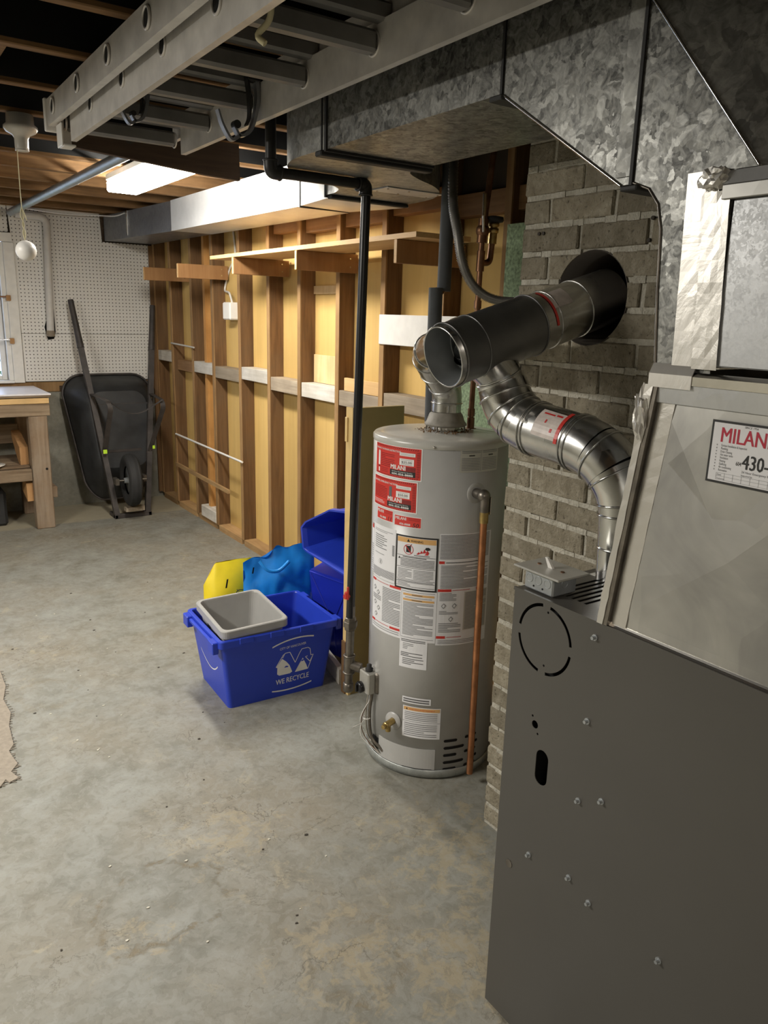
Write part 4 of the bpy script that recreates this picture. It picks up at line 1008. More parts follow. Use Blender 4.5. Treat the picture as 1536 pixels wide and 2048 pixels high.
# relief valve and its copper discharge pipe
rv = cy(262.5, 1.013); rn_ = (cy(262.5, 0, 1) - cy(262.5, 0, 0)).normalized()
obj('escutcheon', MB().lathe(rv, [(.034, 0), (.033, .002), (.02, .003)], 28, rn_), 'heater_grey', wh)
E1 = rv + rn_ * .052
tv = obj('relief_valve', MB().cyl(rv, rv + rn_ * .035, .016, 14).sphere(rv + rn_ * .045, .021, 16, 10).cyl(E1, E1 - Vector((0, 0, .05)), .0145, 14), 'iron_steel', wh)
obj('lever', MB().bbox(E1.x + .013, E1.x + .017, E1.y - .014, E1.y - .006, .955, 1.012, .001), 'chrome', tv)
dp = obj('discharge_pipe', MB().tube([E1 - Vector((0, 0, .05)), Vector((E1.x + .006, E1.y, .04))], .0112, 14), 'copper', wh)
obj('pipe_collar', MB().cyl(E1 - Vector((0, 0, .045)), E1 - Vector((0, 0, .085)), .0142, 14), 'brass', wh)
# draft hood
HD = Vector((1.628, 2.02, 0))
obj('flue_collar', MB().lathe(HD, [(.046, 1.175), (.046, 1.197)], 28), 'chrome', wh)
dm = MB(); rd_ = random.Random(2)
for i in range(150):
    a = rd_.uniform(0, 2 * pi); r_ = rd_.gauss(.066, .012); s_ = rd_.uniform(.001, .0035)
    dm.sphere((HD.x + r_ * math.cos(a), HD.y + r_ * math.sin(a), 1.1795 + s_ * .4), s_, 5, 3)
obj('dust', dm, 'stud_brown', wh, kind='stuff')
dh = obj('draft_hood', MB().lathe(HD, [(.064, 1.196), (.071, 1.200), (.071, 1.204), (.064, 1.212), (.056, 1.235), (.051, 1.240), (.051, 1.243)], 32), 'hood_grey', wh)
for k in range(4):
    a = 2 * pi * k / 4 + .5; obj('leg', MB().tube([(HD.x + .068 * math.cos(a), HD.y + .068 * math.sin(a), 1.200), (HD.x + .07 * math.cos(a), HD.y + .07 * math.sin(a), 1.176)], .003, 6), 'iron_steel', dh)
obj('nipple', MB().cyl((1.752, 2.035, 1.174), (1.752, 2.035, 1.215), .013, 12).lathe((1.752, 2.035, 1.174), [(.024, 0), (.020, .004), (.013, .005)], 18), 'copper_old', wh)

# ================================================================ FLUE PIPES
hv = thing('heater_vent_pipe', 'shiny vent pipe rising from the water heater top behind the tee', 'flue pipe', (HD.x, HD.y, 1.243))
VP_ = bez([(HD.x, HD.y, 1.243), (HD.x, HD.y, 1.30), (1.608, 2.015, 1.340), (1.555, 1.995, 1.385), (1.498, 1.955, 1.425), (1.450, 1.885, 1.450), (1.37, 1.72, 1.475), (1.26, 1.53, 1.50), (1.215, 1.442, 1.508)], 6)
obj('pipe', MB().tube(VP_[:13], .0495, 28, caps=False), 'flue_sheet', hv)
obj('elbow', MB().tube(VP_[12:31], .051, 28, caps=False), 'flue_sheet', hv)
obj('pipe', MB().tube(VP_[30:], .0495, 28, caps=False), 'flue_sheet', hv)
for i in (3, 12, 18, 24, 30):
    obj('bead', MB().torus(VP_[i], VP_[i + 1] - VP_[i], .0512, .0024, 32, 6), 'flue_sheet', hv)
obj('rivet', MB().cyl((1.44, 1.86, 1.49), (1.434, 1.866, 1.497), .004, 8), 'debris_dark', hv)

fl = thing('flue_pipe', 'large galvanized flue tee running into the hole in the chimney', 'flue pipe', (1.3, 1.34, 1.45))
A = Vector((1.071, 1.350, 1.464)); B = Vector((1.58, 1.334, 1.613)); ax = (B - A).normalized()
def on(t): return A + ax * t
obj('tee_body', MB().tube([on(0.012), on(.255)], .0705, 40, caps=False), 'flue_dark', fl)
obj('tee_lining', MB().tube([on(0.0), on(.25)], .0655, 40, caps=False), 'box_steel', fl)
obj('inner_bead', MB().torus(on(.075), ax, .0645, .0016, 40, 6), 'box_steel', fl)
obj('open_collar', MB().lathe(on(0), [(.0655, .0), (.0672, -.001), (.0690, .001), (.0690, .014), (.0715, .016)], 40, ax), 'flue_sheet', fl)
obj('tee_stop', MB().disk(on(.26), ax, .066, 32), 'dark_hole', fl)
for t, r_ in ((.017, .0718), (.08, .0712), (.252, .0716)): obj('bead', MB().torus(on(t), ax, r_, .0018, 40, 6), 'flue_dark', fl)
obj('pipe', MB().tube([on(.235), on(.52)], .0675, 40, caps=False), 'flue_sheet', fl)
for t in (.30, .40): obj('bead', MB().torus(on(t), ax, .068, .0016, 40, 6), 'flue_sheet', fl)
def axis_patch(a, b, t0, t1, ang0, ang1, r_, n=8):
    d = (b - a).normalized(); u = Vector((0, 0, 1)) - d * d.z; u.normalize(); w = d.cross(u); vs = []
    for i in range(n + 1):
        an = math.radians(ang0 + (ang1 - ang0) * i / n); e = (u * math.cos(an) + w * math.sin(an)) * r_
        vs += [a + d * t0 + e, a + d * t1 + e]
    return MB().add(vs, [(2 * i, 2 * i + 1, 2 * i + 3, 2 * i + 2) for i in range(n)])
sgn = 1 if (ax.cross(Vector((0, 0, 1)) - ax * ax.z)).y < 0 else -1
obj('label', axis_patch(A, B, .285, .345, sgn * 20, sgn * 62, .0684), 'flue_label', fl); obj('label', axis_patch(A, B, .281, .288, sgn * 5, sgn * 95, .0688, 14), 'label_red', fl)
# branch to the furnace
br = [(1.155, 1.349, 1.500), (1.215, 1.345, 1.445), (1.238, 1.338, 1.405), (1.245, 1.318, 1.362), (1.25, 1.285, 1.330), (1.252, 1.24, 1.315), (1.252, 1.185, 1.309), (1.254, 1.12, 1.302), (1.256, 1.065, 1.290), (1.262, 1.020, 1.262), (1.268, .990, 1.215), (1.272, .982, 1.16), (1.275, .98, 1.10), (1.277, .978, 1.028)]
BP = bez(br, 5)
segs = [(0, 10, .053, .055), (10, 13, .056, .060), (13, 20, .060, .061), (20, 26, .0605, .0605), (26, 36, .0598, .0598), (36, 41, .0605, .0605), (41, 46, .0605, .0605), (46, 52, .0595, .055), (52, 65, .0525, .052)]
for a, b_, r1, r2 in segs:
    n = b_ - a; obj('pipe' if n > 8 else 'elbow', MB().tube(BP[a:b_ + 1], [r1 + (r2 - r1) * i / n for i in range(n + 1)], 32, caps=False), 'flue_sheet', fl)
for i, r_ in ((8, .0552), (13, .0610), (17, .0622), (21, .0618), (26, .0614), (27, .0612), (36, .0612), (37, .0612), (42, .0616), (47, .0606), (52, .056), (54, .0535), (60, .0528)):
    obj('bead', MB().torus(BP[i], BP[i + 1] - BP[i - 1], r_, .0022, 36, 6), 'flue_sheet', fl)
obj('tee_saddle', MB().tube([on(.095), on(.095) + Vector((.062, -.004, -.055))], [.060, .054], 32, caps=False), 'flue_sheet', fl)
a0, b0 = BP[30], BP[36]
d_ = (b0 - a0).normalized(); s2 = 1 if (d_.cross(Vector((0, 0, 1)))).x < 0 else -1
obj('label', axis_patch(a0, b0, -.004, .066, s2 * 26, s2 * 88, .0606), 'flue_label', fl); obj('label', axis_patch(a0, b0, .062, .071, s2 * 14, s2 * 92, .0610), 'label_red', fl)
for t, w_, g0, g1 in ((.006, .030, 34, 38), (.040, .016, 32, 37), (.022, .004, 50, 58), (.044, .006, 66, 74)): obj('label_print', axis_patch(a0, b0, t, t + w_, s2 * g0, s2 * g1, .0610), 'print_red', fl)
for i in (10, 18, 31): obj('rivet', MB().sphere(BP[i] + Vector((-.050, -.012, .006)), .0028, 8, 5), 'chrome', fl)
# ================================================================ GAS LINE
gp = thing('gas_pipe', 'black iron gas pipe bending overhead and dropping beside the heater', 'pipe', (1.345, 2.15, .235))
T, Bm = Vector((1.376, 2.15, 1.925)), Vector((1.345, 2.15, .50))
obj('riser', MB().cyl((1.052, 2.15, 2.225), (1.052, 2.15, 1.965), .0155, 16), 'iron_black', gp)
obj('run', MB().cyl((1.066, 2.15, 1.938), (1.352, 2.15, 1.938), .0155, 16), 'iron_black', gp)
for c, s in (((1.052, 2.15, 1.938), -1), ((1.374, 2.15, 1.938), 1)):
    v = 1 if s < 0 else -1
    obj('elbow_fitting', MB().tube(corner([(c[0] - s * .030, 2.15, c[2]), c, (c[0], 2.15, c[2] + v * .032)], .024), .0205, 16).torus((c[0] - s * .028, 2.15, c[2]), (1, 0, 0), .0195, .0035, 20, 6).torus((c[0], 2.15, c[2] + v * .030), (0, 0, 1), .0195, .0035, 20, 6), 'iron_black', gp)
obj('drop', MB().cyl(T, Bm, .0150, 18), 'black_paint', gp)
def at(z): t = (T.z - z) / (T.z - .30); return Vector((T.x + (1.343 - T.x) * t, 2.15, z))
obj('drop', MB().cyl(at(.56), at(.30), .0150, 16), 'iron_steel', gp)
obj('union', MB().lathe(at(.468), [(.016, 0), (.021, .004), (.0215, .014), (.026, .015), (.026, .034), (.021, .035), (.020, .048), (.016, .050)], 6, smooth=False), 'iron_steel', gp)
obj('shutoff_lever', MB().bbox(1.318, 1.332, 2.135, 2.15, .592, .618, .003).cyl((1.318, 2.145, .60), (1.338, 2.148, .60), .009, 12).bbox(1.3215, 1.329, 2.132, 2.140, .59, .638, .002), 'red_plastic', gp)
obj('tee', MB().cyl(at(.375), at(.305), .0195, 16).torus(at(.372), (0, 0, 1), .019, .0035, 20, 6).torus(at(.308), (0, 0, 1), .019, .0035, 20, 6).cyl(at(.338), at(.338) + Vector((.028, -.034, -.008)), .018, 14), 'iron_steel', gp)
obj('nipple', MB().cyl(at(.338) + Vector((.02, -.024, -.006)), (1.38, 2.098, .320), .0115, 12), 'iron_steel', gp)
obj('drip_leg', MB().cyl(at(.305), at(.240), .0145, 14), 'iron_steel', gp)
obj('cap', MB().lathe(at(.232), [(0, 0), (.014, .001), (.0185, .006), (.0185, .034), (.0145, .036)], 16), 'iron_steel', gp)

# ================================================================ WATER PIPES BEHIND THE HEATER
hp = thing('insulated_pipe', 'grey foam insulated pipe offset behind the water heater', 'pipe', (1.70, 2.17, 1.175))
obj('foam_sleeve', MB().cyl((1.716, 2.168, 2.2), (1.712, 2.168, 1.635), .0235, 20), 'foam_grey', hp)
obj('foam_sleeve', MB().cyl((1.675, 2.165, 1.645), (1.672, 2.155, 1.19), .0240, 20), 'foam_grey', hp)
obj('pipe', MB().tube([(1.712, 2.168, 1.64), (1.700, 2.166, 1.63), (1.675, 2.165, 1.64)], .009, 10).cyl((1.672, 2.155, 1.2), (1.672, 2.155, 1.178), .011, 12), 'copper_old', hp)
cw = thing('copper_water_pipe', 'brown copper water pipe with lever valve above the heater', 'pipe', (1.752, 2.035, 1.215))
obj('pipe', MB().tube([(1.752, 2.035, 1.215), (1.763, 2.045, 1.62), (1.768, 2.048, 1.80)], .0095, 14), 'copper_old', cw)
obj('pipe', MB().tube([(1.770, 2.048, 1.83), (1.80, 2.05, 2.08), (1.80, 2.05, 2.21)], .0105, 14), 'copper_old', cw)
for z in (1.22, 1.50, 1.58): obj('coupling', MB().cyl((1.752 + (z - 1.215) * .027, 2.035 + (z - 1.215) * .025, z), (1.7525 + (z - 1.20) * .027, 2.0355 + (z - 1.20) * .025, z + .026), .0125, 14), 'copper_old', cw)
obj('tee', MB().cyl((1.765, 2.047, 1.70), (1.767, 2.047, 1.765), .0135, 14), 'copper_old', cw)
bv = obj('ball_valve', MB().cyl((1.767, 2.048, 1.79), (1.771, 2.048, 1.865), .017, 14).sphere((1.769, 2.048, 1.828), .023, 14, 8).cyl((1.769, 2.048, 1.828), (1.752, 2.025, 1.828), .010, 12), 'copper_old', cw)
obj('lever', MB().tube([(1.750, 2.022, 1.822), (1.745, 2.018, 1.845), (1.738, 2.012, 1.865), (1.738, 2.012, 1.935)], .0045, 8), 'chrome', bv)
obj('lever_grip', MB().bbox(1.731, 1.745, 2.008, 2.014, 1.868, 1.938, .002), 'chrome', bv)
obj('branch', MB().tube(corner([(1.766, 2.047, 1.728), (1.806, 2.047, 1.728), (1.812, 2.047, 1.80)], .022), .0105, 12), 'copper_old', cw)
dvv = obj('drain_valve', MB().cyl((1.812, 2.047, 1.79), (1.814, 2.047, 1.825), .0145, 12).lathe((1.814, 2.047, 1.822), [(.012, 0), (.018, .004), (.018, .016), (.013, .020), (.019, .024), (.019, .034), (.010, .036)], 12), 'brass', cw)
obj('valve_knob', MB().lathe((1.815, 2.047, 1.856), [(.010, 0), (.030, .003), (.033, .008), (.031, .018), (.012, .022), (0, .023)], 18), 'black_rubber', dvv)

fx = thing('flex_conduit', 'ribbed flexible metal cable looping down to the brick chimney', 'conduit', (1.6, 1.9, 1.6))
FP = bez([(1.70, 2.12, 2.2), (1.645, 2.06, 2.06), (1.60, 2.0, 1.90), (1.585, 1.95, 1.80), (1.59, 1.93, 1.72), (1.615, 1.91, 1.655), (1.655, 1.88, 1.615), (1.70, 1.83, 1.60), (1.72, 1.76, 1.605), (1.70, 1.66, 1.63), (1.66, 1.575, 1.655)], 16)
rr = []; pp = []
for i in range(len(FP) - 1):
    for t in (0, .5): pp.append(FP[i].lerp(FP[i + 1], t)); rr.append(.0162 if t == 0 else .0115)
obj('armour', MB().tube(pp, rr, 12), 'flex_metal', fx)

# ================================================================ EXTENSION LADDER
ld = thing('extension_ladder', 'aluminium extension ladder stored flat under the ceiling joists', 'ladder', (.8, 1.6, 2.05))
Y1 = 2.80; Y0 = -.35
def rail(x, z0, z1, fl_, y1, dirs=(1,)):
    m = MB().box(x - .002, x + .002, Y0, y1, z0, z1)
    m.box(x + .002, x + fl_, Y0, y1, z0, z0 + .003).box(x + .002, x + fl_, Y0, y1, z1 - .003, z1); return m
obj('rail', rail(.60, 2.100, 2.176, .018, 2.805), 'aluminium', ld); obj('rail', rail(1.004, 2.110, 2.186, .014, 2.805), 'aluminium', ld)
obj('rail', rail(.638, 2.042, 2.131, .014, 2.68), 'aluminium', ld); obj('rail', rail(.985, 2.048, 2.140, .015, 2.68), 'aluminium', ld)
for k in range(10):
    y = 2.738 - .305 * k
    yb, ya = y, y - .024
    obj('rung', MB().bbox(.602, 1.002, ya - .017, ya + .017, 2.134, 2.172, .006), 'aluminium_rung', ld)
    obj('rung', MB().bbox(.640, .983, yb - .018, yb + .018, 2.080, 2.124, .007), 'aluminium_rung', ld)
    for x, yy, z in ((.5975, ya, 2.142), (.6375, yb, 2.104)):
        obj('rung_end', MB().torus((x - .0030, yy, z), (1, 0, 0), .0215, .0032, 24, 6), 'aluminium', ld)
        obj('rung_hole', MB().disk((x - .0026, yy, z), (1, 0, 0), .0210, 20), 'dark_hole', ld)
    obj('rung_end', MB().torus((.9825, yb, 2.100), (1, 0, 0), .0225, .0025, 24, 6), 'aluminium', ld)
obj('end_cap', MB().bbox(.590, .637, 2.8055, 2.822, 2.085, 2.182, .003), 'white_plastic', ld)
m = MB().bbox(.628, .634, 2.70, 2.78, 2.035, 2.085, .002).bbox(.634, .672, 2.74, 2.78, 2.035, 2.041, .002)
obj('rail_guide', MB().bbox(.612, .618, 2.70, 2.76, 2.030, 2.096, .002).bbox(.618, .655, 2.70, 2.76, 2.030, 2.037, .002).bbox(.618, .655, 2.756, 2.76, 2.037, 2.096, .001), 'white_plastic', ld)
obj('rivet', MB().cyl((.6365, 2.045, 2.10), (.638, 2.045, 2.10), .0085, 12), 'debris_dark', ld); obj('rivet', MB().cyl((.6365, 2.005, 2.112), (.638, 2.005, 2.112), .0035, 8), 'debris_dark', ld)

def hook(x, y, zt, label, K=1.0):
    t = thing('ladder_hook', label, 'hook', (x, y, zt), group='grey hooks hanging from the ladder rungs')
    def st(pts, w): # flat strap, path in xz at given y
        m = MB(); P = bez([(a * K, 0, b * K) for a, b in pts], 6); w = w * .8; vs = []
        for i, p in enumerate(P):
            d = (P[min(i + 1, len(P) - 1)] - P[max(i - 1, 0)]).normalized(); n = Vector((-d.z, 0, d.x)); k = w * (1 - .45 * i / len(P))
            for a, b in ((-1, -1), (1, -1), (1, 1), (-1, 1)): vs.append(Vector((x, y, zt)) + p + n * (k * a) + Vector((0, .010 * b, 0)))
        L = len(P); m.add(vs, [(i * 4 + k, i * 4 + (k + 1) % 4, (i + 1) * 4 + (k + 1) % 4, (i + 1) * 4 + k) for i in range(L - 1) for k in range(4)] + [(0, 1, 2, 3), (L * 4 - 1, L * 4 - 2, L * 4 - 3, L * 4 - 4)])
        return m
    obj('arm', st([(0, 0), (.003, -.03), (-.004, -.065), (-.014, -.085), (-.030, -.092), (-.040, -.080)], .0065), 'hook_steel', t)
    obj('rib', st([(-.016, 0), (-.012, -.03), (-.012, -.06), (-.018, -.075)], .004), 'iron_black', t)
    obj('prong', st([(-.030, -.092), (-.045, -.100), (-.060, -.080), (-.068, -.058)], .005), 'hook_steel', t)
    obj('pad', MB().cyl((x - .036 * K, y - .011, zt - .076 * K), (x - .036 * K, y + .011, zt - .076 * K), .0065 * K, 12), 'black_rubber', t)
    obj('saddle', MB().bbox(x - .028, x + .014, y - .012, y + .012, zt - .012, zt + .016, .004), 'iron_black', t)
hook(.776, 2.38, 2.165, 'grey metal hook hanging from a ladder rung, nearer the left rail', 1.1)
hook(.972, 2.075, 2.150, 'grey metal hook hanging from a ladder rung, against the right rail', 1.6)
rp = obj('rope_scrap', MB().tube(bez([(.70, 1.42, 2.115), (.705, 1.44, 2.07), (.690, 1.46, 2.045), (.700, 1.45, 2.03)], 5), .006, 8), 'cord_yellow', None, 'short frayed scrap of rope hanging from the ladder rungs', 'rope')

# ================================================================ THINGS ON THE CEILING
m = MB().prism([(.74, 2.222), (1.437, 2.222), (1.440, 2.082), (1.29, 2.088), (.96, 2.113), (.74, 2.128)], 'y', 3.235, 3.262)
pk = obj('hanging_plank', m, 'dark_plank', None, 'dark wooden board with sloping lower edge nailed under the joists', 'board')
obj('knot', MB().cyl((.985, 3.2335, 2.185), (.985, 3.235, 2.185), .022, 18), 'debris_dark', pk)
lf = thing('light_fixture', 'glowing fluorescent ceiling fixture beyond the ladder end', 'light fixture', (1.28, 3.9, 2.222))
FXX = (1.205, 1.365)
obj('housing', MB().bbox(FXX[0] - .002, FXX[1] + .002, 3.30, 4.40, 2.190, 2.221, .004), 'white_paint', lf)
obj('diffuser', MB().bbox(FXX[0], FXX[1], 3.303, 4.397, 2.135, 2.1895, .008), 'diffuser', lf)
lh = thing('lamp_holder', 'white porcelain lamp holder with a pull cord under a joist', 'lamp', (.603, 3.275, 2.222))
obj('base', MB().lathe((.603, 3.275, 2.150), [(0, -.055), (.022, -.055), (.024, -.045), (.024, -.015), (.030, -.004), (.050, .006), (.058, .016), (.058, .026), (.048, .034), (.046, .066), (0, .0715)], 32), 'porcelain', lh)
obj('socket_rim', MB().torus((.603, 3.275, 2.096), (0, 0, 1), .022, .0025, 24, 6), 'porcelain', lh)
obj('pull_cord', MB().tube([(.584, 3.265, 2.110), (.582, 3.262, 1.95), (.583, 3.26, 1.79)], .0016, 6), 'cord_yellow', lh)
m = MB()
for s in (-1, 1): m.tube(bez([(.582, 3.26, 1.90), (.582 + .006 * s, 3.26, 1.87), (.583 - .003 * s, 3.26, 1.84), (.584 + .004 * s, 3.26, 1.81), (.584, 3.26, 1.785)], 5), .0018, 6)
m.tube(bez([(.583, 3.26, 1.90), (.592, 3.26, 1.87), (.596, 3.26, 1.855)], 4), .0016, 6)
obj('knotted_cord', m, 'cord_yellow', lh)
obj('ball', MB().sphere((.585, 3.26, 1.747), .0365, 28, 18), 'white_plastic', lh)
cp = thing('ceiling_pipe', 'long grey pipe slung under the joists towards the pegboard', 'pipe', (1.05, 4.6, 2.15))
obj('pipe', MB().cyl((1.055, 3.27, 2.175), (1.045, 6.30, 2.182), .024, 20), 'box_steel', cp)
obj('support_strip', MB().box(1.095, 1.105, 3.27, 5.0, 2.20, 2.221), 'trim_paint', cp)
cn = thing('wall_conduit', 'pale painted pipe running down the pegboard into a ragged hole', 'pipe', (1.26, 6.32, 1.33))
obj('pipe', MB().tube(corner([(1.08, 6.32, 2.178), (1.29, 6.32, 2.172), (1.258, 6.325, 1.34)], .06, 8), .026, 18), 'pipe_paint', cn)
obj('hole', MB().add([(1.232, 6.3605, 1.352), (1.225, 6.3605, 1.395), (1.24, 6.3605, 1.44), (1.262, 6.3605, 1.45), (1.30, 6.3605, 1.53), (1.302, 6.3605, 1.36), (1.288, 6.3605, 1.308), (1.244, 6.3605, 1.30)], [tuple(range(8))]), 'dark_hole', cn)
obj('coupling', MB().lathe((1.2585, 6.325, 1.325), [(0, 0), (.029, .002), (.031, .03), (.028, .045)], 16), 'block_grey', cn)
obj('loose_cable', MB().tube(bez([(1.15, 6.28, 2.215), (1.4, 6.25, 2.20), (1.62, 6.2, 2.205), (1.70, 6.05, 2.195), (1.73, 5.9, 2.205)], 6), .005, 6), 'white_plastic', None, 'thin white cable stapled under the last joist', 'cable')

# ================================================================ ON THE STUD WALL
sh = obj('wall_shelf', MB().add([(1.80, 2.46, 1.838), (2.066, 2.46, 1.838), (2.066, 4.49, 1.838), (1.80, 4.49, 1.838), (1.80, 2.46, 1.857), (2.066, 2.46, 1.857), (2.066, 4.49, 1.857), (1.80, 4.49, 1.857)],
     [(3, 2, 1, 0), (4, 5, 6, 7), (0, 1, 5, 4), (1, 2, 6, 5), (2, 3, 7, 6), (3, 0, 4, 7)]), 'shelf_top', None, 'long narrow plank shelf laid on brackets against the studs', 'shelf')
def bracket(y, lab, mat='bracket_wood'):
    b = box('shelf_bracket', (1.80, XW + .075, y, y + .019, 1.748, 1.837), mat, None, c=.0015, label=lab, cat='bracket', group='wooden brackets screwed to the studs')
    obj('front_edge', MB().box(1.797, 1.7995, y + .0005, y + .0185, 1.7495, 1.8355), 'shelf_top', b)
    for z in (1.775, 1.815): obj('screw', MB().cyl((XW + .03, y - .001, z), (XW + .03, y, z), .004, 8), 'chrome', b)
bracket(5.728, 'bare wooden bracket beside the pegboard corner, carrying nothing')
bracket(5.034, 'bare wooden bracket just left of the shelf end, carrying nothing')
bracket(4.15, 'wooden bracket under the far end of the plank shelf')
bracket(3.408, 'wooden bracket under the middle of the plank shelf')
bracket(2.58, 'dark shaded wooden bracket under the near end of the plank shelf')
ob = thing('outlet_box', 'white plastic box on a cable between two studs', 'outlet', (2.13, 4.92, 1.49))
obj('body', MB().bbox(2.082, 2.150, 4.88, 5.0, 1.492, 1.605, .008), 'white_plastic', ob)
obj('cable', MB().tube(bez([(2.1495, 4.95, 2.05), (2.1495, 4.93, 1.90), (2.1495, 5.02, 1.82), (2.1495, 5.085, 1.74), (2.145, 5.10, 1.685), (2.13, 5.02, 1.672), (2.11, 4.94, 1.66), (2.115, 4.91, 1.60)], 8), .007, 8), 'pipe_paint', ob)
box('white_panel', (XW - .012, XW - .002, 2.34, 3.078, 1.418, 1.553), 'white_paint', None, c=.002, label='white painted board screwed across the studs behind the heater pipes', cat='board')
rb = box('leaning_offcut', (XW + .004, XW + .022, 3.085, 3.41, 1.1695, 1.235), 'shelf_top', None, c=.002, label='orange wood offcut standing on the nogging behind the black pipe', cat='offcut')
box('plywood_scrap', (XB - .012, XB - .0005, 3.497, 3.86, 1.175, 1.328), 'plywood', None, c=.001, label='pale plywood scrap standing on the nogging between studs', cat='offcut')
box('plywood_scrap', (XB - .012, XB - .0005, 3.497, 3.866, 1.652, 1.695), 'plywood', None, c=.001, label='thin pale plywood strip fixed high between two studs', cat='offcut')
for (a, b_, r_, mt, lb) in (((2.059, 5.97, 1.297), (2.059, 5.49, 1.286), .0065, 'block_white', 'short white dowel nailed across two studs above the nogging'),
                           ((2.058, 5.94, .594), (2.058, 4.67, .582), .0075, 'white_plastic', 'long white rod nailed across the studs near the floor')):
    obj('wall_rod', MB().cyl(a, b_, r_, 10), mt, None, lb, 'rod')
m = MB().hexa([(2.048, 4.90, .320), (2.066, 4.90, .320), (2.066, 5.95, .338), (2.048, 5.95, .338)], [(2.048, 4.90, .346), (2.066, 4.90, .346), (2.066, 5.95, .364), (2.048, 5.95, .364)])
obj('wall_rod', m, 'plate_wood', None, 'brown wooden batten nailed across the studs, lowest of the three', 'batten')
obj('green_board', MB().box(2.046, 2.064, 2.10, 2.232, 1.42, 1.885), 'green_board', None, 'speckled green board upright beside the brick chimney top', 'board')
obj('green_board', MB().box(2.02, 2.045, 1.60, 2.52, .85, 1.33), 'green_board', None, 'speckled green board seen between heater top and flue', 'board')

# cabinet side panel standing behind the heater
cb = box('cabinet_panel', (1.570, 1.80, 2.498, 2.515, .0, 1.203), 'cabinet_side', None, label='tall olive cabinet panel with pale front edge beside the heater', cat='panel')
obj('front_edge', MB().box(1.558, 1.5695, 2.497, 2.545, 0, 1.203), 'cabinet_edge', cb)
obj('back_layer', MB().box(1.57, 1.80, 2.5155, 2.54, 0, 1.20), 'cabinet_edge', cb)
obj('catch', MB().bbox(1.552, 1.5575, 2.528, 2.544, 1.07, 1.165, .001), 'cabinet_edge', cb)
obj('plinth_strip', MB().bbox(1.551, 1.5575, 2.515, 2.545, .0, .235, .001), 'stud_brown', cb)
obj('skirting_offcut', MB().hexa([(1.575, 2.60, 0), (1.60, 2.60, 0), (1.655, 2.86, 0), (1.63, 2.86, 0)], [(1.575, 2.60, .07), (1.60, 2.60, .07), (1.655, 2.86, .07), (1.63, 2.86, .07)]), 'block_white', None, 'white painted board end on the floor beside the blue boxes', 'board')

# ================================================================ RECYCLING BOXES
def rrect(hx, hy, r, n=5):
    out = []
    for cx, cy_, a0 in ((hx - r, hy - r, 0), (-hx + r, hy - r, 90), (-hx + r, -hy + r, 180), (hx - r, -hy + r, 270)):
        for i in range(n + 1): a = math.radians(a0 + 90 * i / n); out.append((cx + r * math.cos(a), cy_ + r * math.sin(a)))
    return out
def ringmesh(levels, close_bottom=True, smooth=False):
    # levels: list of (hx, hy, r, z)
    m = MB(); rings = [[(x, y, z) for x, y in rrect(hx, hy, r)] for hx, hy, r, z in levels]; n = len(rings[0]); vs = [p for r_ in rings for p in r_]
    fs = [(i * n + k, i * n + (k + 1) % n, (i + 1) * n + (k + 1) % n, (i + 1) * n + k) for i in range(len(rings) - 1) for k in range(n)]
    m.add(vs, fs, smooth)
    return m, n
def tub(hx, hy, h, tx, ty, lip, lip_h, th=.004, r=.03):
    # outer wall up, lip out and down, inner wall down, floor
    L = [(hx - tx, hy - ty, r, 0), (hx, hy, r, h - lip_h), (hx + lip, hy + lip, r, h - lip_h), (hx + lip, hy + lip, r, h - .003), (hx + lip - .003, hy + lip - .003, r, h), (hx - .002, hy - .002, r, h), (hx - th, hy - th, r, h - .005), (hx - tx - th, hy - ty - th, r, .006)]
    m, n = ringmesh(L)
    m.add([(x, y, 0) for x, y in rrect(hx - tx, hy - ty, r)], [tuple(range(n))]); m.add([(x, y, .006) for x, y in rrect(hx - tx - th, hy - ty - th, r)], [tuple(range(n))])
    return m
bb = thing('recycling_box', 'open blue recycling box holding a grey tub', 'box', (1.312, 2.80, 0), (0, 0, math.radians(-2.5)))
BH, BX, BY = .310, .250, .190
obj('body', tub(BX, BY, BH, .035, .028, .012, .030, r=.018), 'blue_plastic', bb, local=True)
# lip castellations and end handles
for s in (-1, 1):
    m = MB()
    for y in (-.155, .155): m.bbox(s * (BX + .008), s * (BX + .034), y - .028, y + .028, BH - .055, BH - .006, .003) if s > 0 else m.bbox(-(BX + .034), -(BX + .008), y - .028, y + .028, BH - .055, BH - .006, .003)
    a, b_ = sorted((s * (BX + .012), s * (BX + .026)))
    m.bbox(a, b_, -.128, .128, BH - .030, BH - .014, .003)
    obj('handle', m, 'blue_plastic', bb, local=True)
for x in (-.15, -.02, .11): obj('rim_tab', MB().bbox(x - .03, x + .03, -(BY + .016), -(BY + .0115), BH - .022, BH + .003, .002), 'blue_plastic', bb, local=True)
# print on the front face (leaning plane)
def front(u, v, off):
    t = v / (BH - .03); y = -(BY - .028) - .028 * t - off
    return Vector((u, y, v))
pr = Print(front, .02)
def arc_band(p, mat, u0, u1, v0, v1, bow, w, off):
    n = 12; vs = []
    for i in range(n + 1):
        t = i / n; u = u0 + (u1 - u0) * t; v = v0 + (v1 - v0) * t + bow * 4 * t * (1 - t); vs += [p.fn(u, v, off), p.fn(u, v + w, off)]
    p.mb(mat).add(vs, [(2 * i, 2 * i + 2, 2 * i + 3, 2 * i + 1) for i in range(n)])
arc_band(pr, 'print_white', -.035, .150, .234, .250, .014, .006, .0006)
arc_band(pr, 'print_white', -.030, .150, .028, .036, -.010, .006, .0006)
pr.text('print_white', 'CITY OF VANCOUVER', -.002, .2165, .0155, .0006, bold=.01, fit=.118, slope=.05)
pr.text('print_white', 'WE RECYCLE', -.014, .058, .034, .0006, bold=.03, fit=.150, slope=.03)
